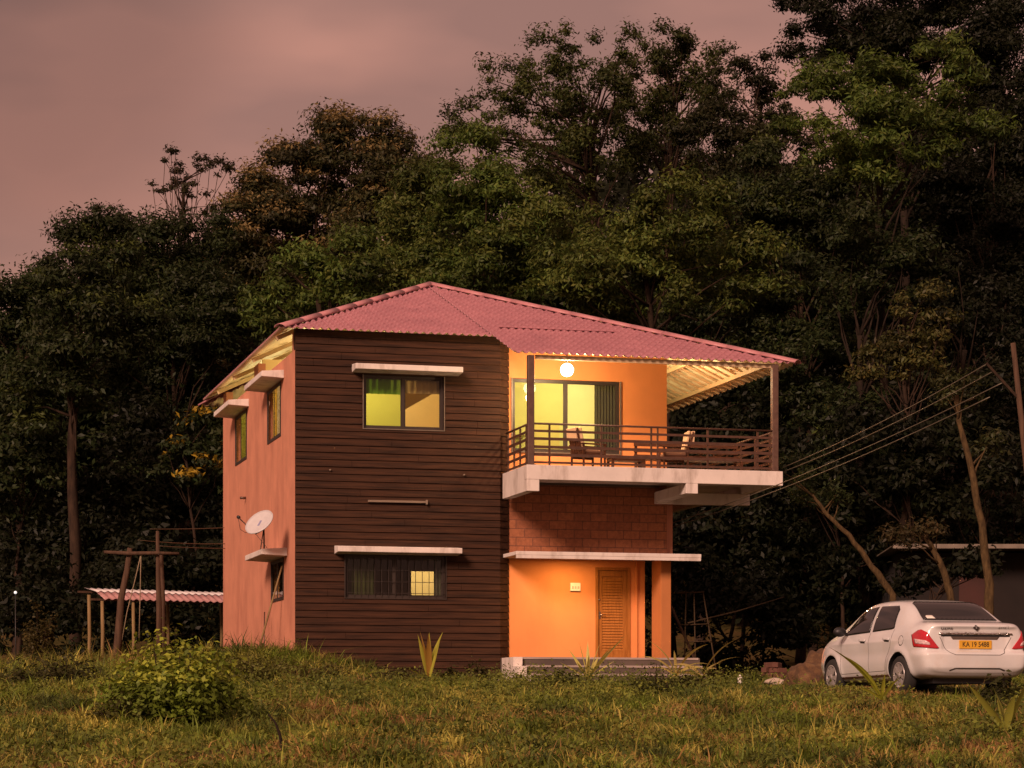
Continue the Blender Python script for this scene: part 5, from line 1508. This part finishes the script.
BUSHES = [
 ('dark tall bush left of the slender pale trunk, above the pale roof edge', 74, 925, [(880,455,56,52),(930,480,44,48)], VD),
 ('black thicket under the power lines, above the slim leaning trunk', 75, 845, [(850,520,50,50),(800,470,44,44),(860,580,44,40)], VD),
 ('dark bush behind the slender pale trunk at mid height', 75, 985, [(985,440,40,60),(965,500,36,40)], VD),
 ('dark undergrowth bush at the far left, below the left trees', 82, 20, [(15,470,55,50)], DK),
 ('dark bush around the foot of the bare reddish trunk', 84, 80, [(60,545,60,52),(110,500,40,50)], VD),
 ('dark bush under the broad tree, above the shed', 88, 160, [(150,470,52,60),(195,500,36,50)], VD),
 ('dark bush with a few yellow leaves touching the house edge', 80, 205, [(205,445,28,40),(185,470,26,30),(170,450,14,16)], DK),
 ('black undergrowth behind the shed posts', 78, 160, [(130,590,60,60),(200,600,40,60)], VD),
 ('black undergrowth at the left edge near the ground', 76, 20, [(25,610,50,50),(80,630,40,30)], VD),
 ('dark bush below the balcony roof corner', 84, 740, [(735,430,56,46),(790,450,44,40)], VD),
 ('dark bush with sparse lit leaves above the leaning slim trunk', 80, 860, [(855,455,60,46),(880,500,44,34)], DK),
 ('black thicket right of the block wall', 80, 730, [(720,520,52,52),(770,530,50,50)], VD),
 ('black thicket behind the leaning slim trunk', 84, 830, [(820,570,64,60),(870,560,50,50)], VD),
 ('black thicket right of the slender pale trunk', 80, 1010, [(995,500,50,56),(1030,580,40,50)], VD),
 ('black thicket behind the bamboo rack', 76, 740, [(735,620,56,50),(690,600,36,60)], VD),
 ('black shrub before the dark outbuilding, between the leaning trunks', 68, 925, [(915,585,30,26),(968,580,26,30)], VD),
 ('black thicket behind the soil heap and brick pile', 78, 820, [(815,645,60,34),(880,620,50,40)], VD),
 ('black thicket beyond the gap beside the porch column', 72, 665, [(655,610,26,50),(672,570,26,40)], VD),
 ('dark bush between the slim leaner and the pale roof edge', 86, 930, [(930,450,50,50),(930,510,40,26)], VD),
]
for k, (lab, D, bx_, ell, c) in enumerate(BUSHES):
    tree(lab, D, bx_, ell, c, col2=OL if 'lit' in lab else ((0.30, 0.20, 0.02) if 'yellow' in lab else None), p2=0.2, seed=60 + k, dens=170, trunk_r=0.08, group='dark bushes under the trees', name='bush', cat='bush', leaf=(0.11, 0.048), limbs=14)  # OL paints light into the leaf colour of the bush with lit leaves

# far wood on the rising ground behind everything
rs = np.random.RandomState(5)
n = 110000
S = rs.uniform(-48, 48, n); D = rs.uniform(98, 148, n)
X = CAM[0] + FWD[0] * D + RGT[0] * S; Y = CAM[1] + FWD[1] * D + RGT[1] * S
lift = 3.0 + 2.5 * np.sin(S * 0.55) * np.sin(D * 0.4) + 2.0 * np.sin(S * 0.21 + 1)
Z = gz(X, Y) + np.maximum(0, lift) * rs.uniform(0, 1, n) ** 0.5
Pw = np.stack([X, Y, Z], 1)
Nw = rs.normal(size=(n, 3)) + np.array([0, -0.4, 0.8])
Cw = np.array(VD)[None, :] * rs.uniform(0.6, 1.5, size=(n, 1))
o = leaf_mesh('far_wood', Pw, Nw, rs.uniform(0.2, 0.42, n), rs.uniform(0.1, 0.2, n), Cw, M_leaf, None, 5)
tag(o, 'dark far wood on the rising ground behind the trees', 'wood', None, 'stuff')

# ------------------------------------------------------------------ low plants
def leafy(label, px, D, w, h, col, n, seed, leaf=(0.05, 0.028), group=None, name='shrub', cat='shrub', col2=None, stems=14, lift=0.0):
    """a shrub with stems and leaves; w, h in metres"""
    rs = np.random.RandomState(seed); rng = random.Random(seed)
    b = at(px, 680, D); b[2] = g1(b)
    root = empty(name, b, label, cat, group)
    P = []; N = []; mb = MB(); cid = []
    for k in range(stems):
        an = rs.uniform(0, 2 * math.pi); r = w * math.sqrt(rs.uniform(0.02, 1.0)); hh = h * (1 - 0.55 * (r / w) ** 2) * rs.uniform(0.75, 1.1)
        hh *= rs.uniform(0.72, 1.12); r *= 1 + 0.22 * math.sin(3 * an + seed) + 0.12 * math.sin(5 * an + 2 * seed)
        tip = np.array([r * math.cos(an), r * math.sin(an), hh])
        s0 = np.array([0.12 * w * math.cos(an), 0.12 * w * math.sin(an), -0.05]); mid = (s0 + tip) / 2 + np.array([0.1 * r * math.cos(an), 0.1 * r * math.sin(an), 0.12 * hh])
        mb.tube([s0, mid, tip], [0.014, 0.010, 0.004], 5)
        m = n // stems
        t_ = rs.uniform(0.25, 1.05, size=(m, 1)); ln = (1 - t_) ** 2 * s0 + 2 * (1 - t_) * t_ * mid + t_ ** 2 * tip
        off = rs.normal(size=(m, 3)) * np.array([1, 1, 0.6]) * (0.17 * w + 0.03)
        P.append(ln + off); N.append(off * 2 + np.array([0, 0, 0.6]) + 0.3 * rs.normal(size=(m, 3))); cid.append(np.full(m, k))
    P = np.concatenate(P); N = np.concatenate(N); cid = np.concatenate(cid)
    P[:, 2] = np.maximum(P[:, 2], 0.02)
    m = len(P); C = np.array(col)[None, :] * rs.uniform(0.7, 1.3, size=stems)[cid][:, None] * rs.uniform(0.75, 1.3, size=(m, 1))
    if col2 is not None:
        mk = (P[:, 2] > 0.55 * h) & (rs.uniform(size=m) < 0.6); C[mk] = np.array(col2) * rs.uniform(0.7, 1.2, size=(mk.sum(), 1))
    s = rs.uniform(0.7, 1.3, m)
    leaf_mesh('leaves', P, N, leaf[0] * s, leaf[1] * s, C, M_leaf, root, seed)
    mb.build('stems', M_bark, root)
    return root

# big bright bush at the left
leafy('big bright yellow-green bush in front of the timber frame', 172, 27, 0.68, 1.0, (0.13, 0.18, 0.02), 13000, 101, leaf=(0.036, 0.022), col2=(0.33, 0.38, 0.045), stems=130)
leafy('lower dark flank of leafy growth left of the bright bush', 126, 26.5, 0.36, 0.42, (0.06, 0.062, 0.012), 1600, 102, stems=24, leaf=(0.030, 0.017))
leafy('weedy shrub at the salmon corner of the house', 250, 44, 0.80, 0.62, (0.10, 0.10, 0.02), 2600, 103, stems=26, leaf=(0.038, 0.018))
leafy('weedy shrub at the left end of the boarded wall', 312, 50, 0.75, 0.55, (0.09, 0.082, 0.02), 2200, 104, stems=22, leaf=(0.045, 0.02))
leafy('dark round shrub in front of the porch steps', 652, 36, 0.32, 0.52, (0.05, 0.060, 0.012), 1900, 105, stems=22, leaf=(0.026, 0.013))
leafy('small leafy weed left of the porch cheek wall', 476, 52, 0.35, 0.45, (0.06, 0.055, 0.016), 500, 106, stems=9)
leafy('small leafy weed beside the yellow palm seedling', 450, 52, 0.22, 0.40, (0.06, 0.06, 0.018), 320, 107, stems=7)
leafy('dark weed under the right end of the porch steps', 690, 42, 0.40, 0.30, (0.06, 0.062, 0.014), 900, 108, stems=12)
leafy('tall thin weed at the far left edge', 38, 60, 0.45, 2.0, (0.06, 0.05, 0.014), 1200, 109, stems=10, leaf=(0.05, 0.025))
leafy('dark weeds under the car boot at the right edge', 1008, 33, 0.45, 0.42, (0.04, 0.045, 0.012), 900, 110, stems=14)
leafy('small green weed left of the brick pile', 756, 46, 0.25, 0.35, (0.08, 0.10, 0.02), 300, 111, stems=7)
leafy('low shrub in the dry grass left of the bright bush', 60, 44, 0.7, 0.75, (0.05, 0.05, 0.014), 1600, 112, stems=18)
leafy('low dark weed right of the boarded wall middle', 395, 47, 0.5, 0.30, (0.055, 0.05, 0.014), 700, 113, stems=12)
leafy('sprawling weed in the grass below the porch steps', 560, 41, 0.5, 0.28, (0.06, 0.07, 0.014), 800, 114, stems=12)

def strap_plant(label, px, D, leaves, col, seed, name, cat, lift=0.0, col2=None, crease=0.3, stem=0.0):
    """leaves: (azimuth in the picture plane deg, lean deg, length, width, bend)"""
    rng = random.Random(seed)
    b = at(px, 690, D); b[2] = g1(b) + lift
    root = empty(name, b, label, cat)
    for k, (az, lean, ln, wd, bend) in enumerate(leaves):
        a = math.radians(az); h = Vector(RGT) * math.cos(a) + Vector(FWD) * math.sin(a)
        n_ = 9; mid = []; p = Vector((0, 0, stem)); th = math.radians(lean)
        for i in range(n_ + 1):
            mid.append((p.copy(), th)); p = p + (h * math.sin(th) + Vector((0, 0, 1)) * math.cos(th)) * ln / n_; th += math.radians(bend) / n_
        vs = []; fs = []
        sd = h.cross(Vector((0, 0, 1))).normalized()
        roll = rng.uniform(-0.9, 0.9)
        for i, (p, th) in enumerate(mid):
            s = i / n_; w = wd * (0.35 + 2.4 * s * (1 - s) + 0.05) * (1 - s ** 4)
            nn_ = (h * math.cos(th) - Vector((0, 0, 1)) * math.sin(th))
            sv = (sd * math.cos(roll) + nn_ * math.sin(roll))
            vs += [p + sv * w, p - nn_ * w * crease, p - sv * w]
        for i in range(n_):
            for j in (0, 1): fs.append((3*i + j, 3*i + 3 + j, 3*i + 4 + j, 3*i + 1 + j))
        mb = MB(); mb.add(vs, fs, 0, True)
        o = mb.build('leaf', M_leaf, root)
        at_ = o.data.attributes.new('leaf', 'FLOAT_COLOR', 'POINT'); base = np.array(col2 if (col2 and k % 3 == 2) else col) * rng.uniform(0.8, 1.2)
        at_.data.foreach_set('color', np.tile(np.append(base, 1), len(vs)).astype(np.float32))
    if stem > 0:
        mb = MB(); mb.tube([(0, 0, -0.1), (0, 0, stem)], [0.05, 0.03], 8); mb.build('stem', M_bark, root)
    return root
YG = (0.22, 0.19, 0.035)
strap_plant('upright yellow palm seedling before the boarded wall', 429, 51, [(175, 12, 1.02, 0.075, 4), (0, 13, 1.0, 0.075, 4), (160, 5, 1.08, 0.08, 14), (20, 6, 1.1, 0.085, 24), (90, 4, 1.05, 0.08, 10), (-90, 7, 1.08, 0.08, 30), (178, 48, 0.55, 0.05, 30)], (0.36, 0.36, 0.05), 1, 'palm_seedling', 'palm seedling', 0.10, (0.45, 0.27, 0.06))
strap_plant('spiky pale yucca plant in front of the porch steps', 588, 52.5, [(180, 30, 0.797, 0.045, 6), (0, 32, 0.899, 0.045, 8), (170, 55, 0.725, 0.042, 8), (10, 52, 0.725, 0.042, 8), (180, 12, 0.899, 0.045, 4), (0, 16, 0.87, 0.045, 6), (90, 10, 0.87, 0.045, 5), (-90, 40, 0.725, 0.045, 10), (60, 40, 0.725, 0.045, 10), (-120, 50, 0.652, 0.045, 10), (2, 36, 1.276, 0.033, 10)], (0.58, 0.54, 0.16), 2, 'yucca', 'spiky plant', 0.12)
strap_plant('arching strap-leaved plant at the porch column foot', 676, 52.5, [(180, 30, 0.975, 0.049, 70), (170, 15, 1.04, 0.049, 50), (0, 35, 0.91, 0.049, 85), (20, 20, 1.105, 0.049, 60), (150, 45, 0.78, 0.042, 70), (-30, 42, 0.78, 0.042, 80), (90, 20, 0.91, 0.042, 60)], (0.42, 0.35, 0.10), 3, 'strap_plant', 'plant', 0.2)
strap_plant('arching strap-leaved plant right of the porch, leaves curving right', 702, 52, [(5, 20, 1.188, 0.045, 50), (0, 35, 1.0, 0.045, 60), (175, 30, 0.75, 0.045, 80), (180, 55, 0.625, 0.042, 60), (-60, 40, 0.625, 0.045, 70), (40, 35, 0.75, 0.045, 60)], (0.42, 0.34, 0.11), 4, 'strap_plant', 'plant', 0.15)
strap_plant('curved green palm seedling in front of the car door', 882, 31, [(178, 30, 0.99, 0.0588, 34), (175, 22, 0.75, 0.0476, 40), (-80, 10, 0.375, 0.035, 20), (0, 25, 0.375, 0.0308, 30), (150, 50, 0.375, 0.028, 30)], (0.30, 0.32, 0.035), 5, 'palm_seedling', 'palm seedling', 0.05, None, 0.3, 0.12)
strap_plant('broad-leaved palm seedling at the right edge below the car', 1006, 24, [(170, 35, 0.632, 0.063, 6), (160, 60, 0.517, 0.0504, 30), (20, 22, 0.632, 0.0588, 14), (175, 12, 0.483, 0.042, 8), (0, 50, 0.402, 0.042, 25), (-80, 20, 0.46, 0.0392, 30), (100, 25, 0.46, 0.042, 20), (30, 60, 0.46, 0.028, 20)], (0.24, 0.25, 0.04), 6, 'palm_seedling', 'palm seedling', 0.05)

# bent dark cane in the foreground
a = at(281, 790, 21.5); a[2] = g1(a) - 0.05
pts = [a, at(283, 755, 21.5), at(280, 735, 21.5), at(275, 722, 21.5), at(268, 714, 21.5)]
stick('bent_cane', 'bent black cane sticking up from the foreground grass', pts, [0.017, 0.016, 0.014, 0.010, 0.006], M_darkbark, 'cane', 0.0, 6)

# ------------------------------------------------------------------ grass
def vnoise(X, Y, f, seed):
    rs = np.random.RandomState(seed); T = rs.uniform(0, 1, size=(64, 64))
    x = X * f; y = Y * f; xi = np.floor(x).astype(int); yi = np.floor(y).astype(int); u = x - xi; v = y - yi
    u = u * u * (3 - 2 * u); v = v * v * (3 - 2 * v)
    g = lambda i, j: T[i % 64, j % 64]
    return (g(xi, yi) * (1-u) + g(xi+1, yi) * u) * (1-v) + (g(xi, yi+1) * (1-u) + g(xi+1, yi+1) * u) * v
def build_grass():
    rs = np.random.RandomState(77)
    n = 700000
    D = 15 + (74 - 15) * rs.uniform(size=n) ** 0.85
    S = rs.uniform(-0.29, 0.34, n) * D
    X = CAM[0] + FWD[0] * D + RGT[0] * S; Y = CAM[1] + FWD[1] * D + RGT[1] * S
    keep = ~((X > -0.03) & (X < 9.7) & (Y > -0.08) & (Y < 12.1)) & ~((X > 4.9) & (X < 9.7) & (Y > -1.95))
    c, s = math.cos(-CAR_R), math.sin(-CAR_R)
    lx = (X - CAR_C[0]) * c - (Y - CAR_C[1]) * s; ly = (X - CAR_C[0]) * s + (Y - CAR_C[1]) * c
    incar = (lx > 0.12) & (lx < 3.9) & (np.abs(ly) < 0.80)
    keep &= ~incar
    px = PX + FPX * S / D
    dn = vnoise(X, Y, 0.9, 1) * 0.6 + vnoise(X, Y, 2.6, 2) * 0.4
    keep &= rs.uniform(size=n) < np.clip(2.2 * dn - 0.25, 0.06, 1.0)
    bare = (D > 57) & (px > 700); keep &= ~(bare & (rs.uniform(size=n) < 0.8))
    X, Y, D, S, px, dn = X[keep], Y[keep], D[keep], S[keep], px[keep], dn[keep]
    lx, ly = lx[keep], ly[keep]
    # tussocks: thick bunches of longer blades
    nt_, per_ = 900, 70
    tD = 16 + 40 * rs.uniform(size=nt_) ** 0.8; tS = rs.uniform(-0.26, 0.26, nt_) * tD
    tX = CAM[0] + FWD[0] * tD + RGT[0] * tS; tY = CAM[1] + FWD[1] * tD + RGT[1] * tS
    tk = ~((tX > 4.0) & (tX < 10.2) & (tY > -6.0)) & ~((tX > -0.3) & (tY > -0.4) & (tX < 9.8))
    tlx = (tX - CAR_C[0]) * c - (tY - CAR_C[1]) * s; tly = (tX - CAR_C[0]) * s + (tY - CAR_C[1]) * c
    tk &= ~((tlx > -0.5) & (tlx < 4.3) & (np.abs(tly) < 1.2))
    tX, tY = tX[tk], tY[tk]; nt_ = len(tX)
    sp = rs.uniform(0.04, 0.13, nt_)
    bX = np.repeat(tX, per_) + rs.normal(size=nt_ * per_) * np.repeat(sp, per_); bY = np.repeat(tY, per_) + rs.normal(size=nt_ * per_) * np.repeat(sp, per_)
    n0 = len(X)
    X = np.concatenate([X, bX]); Y = np.concatenate([Y, bY]); D = depth_of(X, Y); S = side_of(X, Y); px = PX + FPX * S / D
    dn = np.concatenate([dn, np.ones(nt_ * per_)])
    lx = (X - CAR_C[0]) * c - (Y - CAR_C[1]) * s; ly = (X - CAR_C[0]) * s + (Y - CAR_C[1]) * c
    bun = np.zeros(len(X)); bun[n0:] = np.repeat(rs.uniform(0.05, 0.19, nt_), per_)
    btone = np.zeros(len(X)); btone[n0:] = np.repeat(rs.uniform(-1, 1, nt_), per_)
    n = len(X)
    Z = gz(X, Y) - 0.02
    patch = vnoise(X, Y, 0.35, 3); fine = vnoise(X, Y, 1.5, 4); dry = vnoise(X, Y, 0.5, 6) * 0.55 + vnoise(X, Y, 1.9, 7) * 0.45
    H = 0.06 + 0.09 * patch + 0.13 * fine ** 2 + 0.035 * rs.normal(size=n)
    tall = np.exp(-((X + 0.6) / 2.6) ** 2 - ((Y + 1.0) / 1.6) ** 2)          # growth at the salmon corner
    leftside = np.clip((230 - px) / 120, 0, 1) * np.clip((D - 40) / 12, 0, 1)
    H = H * (1 + 1.6 * tall + 1.9 * leftside) + 0.20 * tall
    H = np.where(rs.uniform(size=n) < 0.03, H * 1.9, H) + bun * rs.uniform(0.4, 1.0, n)
    steps_ = (X > 4.6) & (X < 9.9) & (Y > -3.4); H = np.where(steps_, H * 0.45, H)
    mid_ = (px > 480) & (px < 730) & (D > 34); H = np.where(mid_, H * 0.6, H)
    near = (lx > -0.3) & (lx < 4.3) & (np.abs(ly) < 2.2); H = np.where(near, np.minimum(H, 0.20), H)
    H = np.clip(H * 0.88, 0.03, 0.95)
    wd = (0.0045 + 0.0035 * rs.uniform(size=n)) * (0.75 + D / 40)
    az = rs.uniform(0, 2 * math.pi, n); lean = np.abs(rs.normal(0, 0.8, n)) + 0.15
    dx = np.cos(az) * lean * H; dy = np.sin(az) * lean * H
    pa = rs.uniform(0, 2 * math.pi, n); wx = np.cos(pa) * wd; wy = np.sin(pa) * wd
    v = np.empty((n, 5, 3), np.float32)
    v[:, 0] = np.stack([X - wx, Y - wy, Z], 1); v[:, 1] = np.stack([X + wx, Y + wy, Z], 1)
    v[:, 2] = np.stack([X + wx * .75 + dx * .35, Y + wy * .75 + dy * .35, Z + H * .6], 1); v[:, 3] = np.stack([X - wx * .75 + dx * .35, Y - wy * .75 + dy * .35, Z + H * .6], 1)
    v[:, 4] = np.stack([X + dx, Y + dy, Z + H * (1 - 0.25 * np.minimum(lean, 1))], 1)
    me = bpy.data.meshes.new('grass')
    me.vertices.add(n * 5); me.loops.add(n * 7); me.polygons.add(n * 2)
    me.vertices.foreach_set('co', v.reshape(-1))
    b = (np.arange(n, dtype=np.int32) * 5)[:, None]
    li = np.concatenate([b + np.array([0, 1, 2, 3]), b + np.array([3, 2, 4])], 1).reshape(-1).astype(np.int32)
    me.loops.foreach_set('vertex_index', li)
    ls = np.stack([np.arange(n) * 7, np.arange(n) * 7 + 4], 1).reshape(-1).astype(np.int32)
    me.polygons.foreach_set('loop_start', ls); me.polygons.foreach_set('loop_total', np.tile(np.array([4, 3], np.int32), n))
    green = np.array([0.115, 0.155, 0.018]); yellow = np.array([0.30, 0.27, 0.055]); brown = np.array([0.25, 0.15, 0.052]); dark = np.array([0.045, 0.062, 0.012])
    nearbrown = np.clip((26 - D) / 7, 0, 1)
    wb_ = np.clip((dry - 0.56) * 4 + 0.9 * nearbrown + 0.25 * rs.normal(size=n), 0, 1)[:, None]
    wy_ = np.clip((fine - 0.5) * 2.5 + 0.3 * rs.normal(size=n), 0, 1)[:, None]
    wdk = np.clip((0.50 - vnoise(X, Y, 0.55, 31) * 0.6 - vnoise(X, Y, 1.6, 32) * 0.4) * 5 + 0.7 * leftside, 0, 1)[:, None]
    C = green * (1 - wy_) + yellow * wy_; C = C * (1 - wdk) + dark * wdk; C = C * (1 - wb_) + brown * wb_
    tb = bun > 0; C = np.where(tb[:, None], np.where((btone > 0.45)[:, None], yellow, np.where((btone < -0.2)[:, None], dark * 1.3, green)), C)
    C = C * 1.0 * rs.uniform(0.6, 1.5, size=(n, 1)) * (0.55 + 1.1 * vnoise(X, Y, 3.0, 9))[:, None]
    c4 = np.ones((n, 5, 4), np.float32); c4[:, :, :3] = C[:, None, :]
    me.update()
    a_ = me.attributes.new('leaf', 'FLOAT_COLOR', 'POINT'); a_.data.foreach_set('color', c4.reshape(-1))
    me.materials.append(M_grass); me.update(calc_edges=True)
    o = bpy.data.objects.new('grass', me); link(o)
    tag(o, 'rough green and dry brown grass covering the sloping ground', 'grass', None, 'stuff')
build_grass()
# low creeping weeds between the grass
rs = np.random.RandomState(91)
n = 150000
D = 16 + 42 * rs.uniform(size=n) ** 0.8; S = rs.uniform(-0.26, 0.26, n) * D
X = CAM[0] + FWD[0] * D + RGT[0] * S; Y = CAM[1] + FWD[1] * D + RGT[1] * S
pn = vnoise(X, Y, 0.8, 21) * 0.5 + vnoise(X, Y, 2.2, 22) * 0.5
c, s_ = math.cos(-CAR_R), math.sin(-CAR_R)
lx = (X - CAR_C[0]) * c - (Y - CAR_C[1]) * s_; ly = (X - CAR_C[0]) * s_ + (Y - CAR_C[1]) * c
ok = (pn > 0.50) & ~((X > -0.05) & (X < 9.7) & (Y > -2.0)) & ~((lx > -0.1) & (lx < 4.1) & (np.abs(ly) < 1.0))
X, Y, pn, D = X[ok], Y[ok], pn[ok], D[ok]; n = len(X)
hh = 0.03 + (pn - 0.50) * 1.3 * rs.uniform(0.2, 1, n)
P = np.stack([X, Y, gz(X, Y) + hh], 1); N = rs.normal(size=(n, 3)) * 0.6 + np.array([0, -0.3, 0.9])
tone = vnoise(X, Y, 0.6, 23)[:, None]
C = (np.array([0.05, 0.075, 0.012]) * (1 - tone) + np.array([0.18, 0.20, 0.03]) * tone) * rs.uniform(0.6, 1.4, size=(n, 1))
o = leaf_mesh('creeping_weeds', P, N, rs.uniform(0.018, 0.035, n), rs.uniform(0.010, 0.020, n), C, M_grass, None, 92)
tag(o, 'small-leaved creeping weeds in patches through the grass', 'weeds', None, 'stuff')
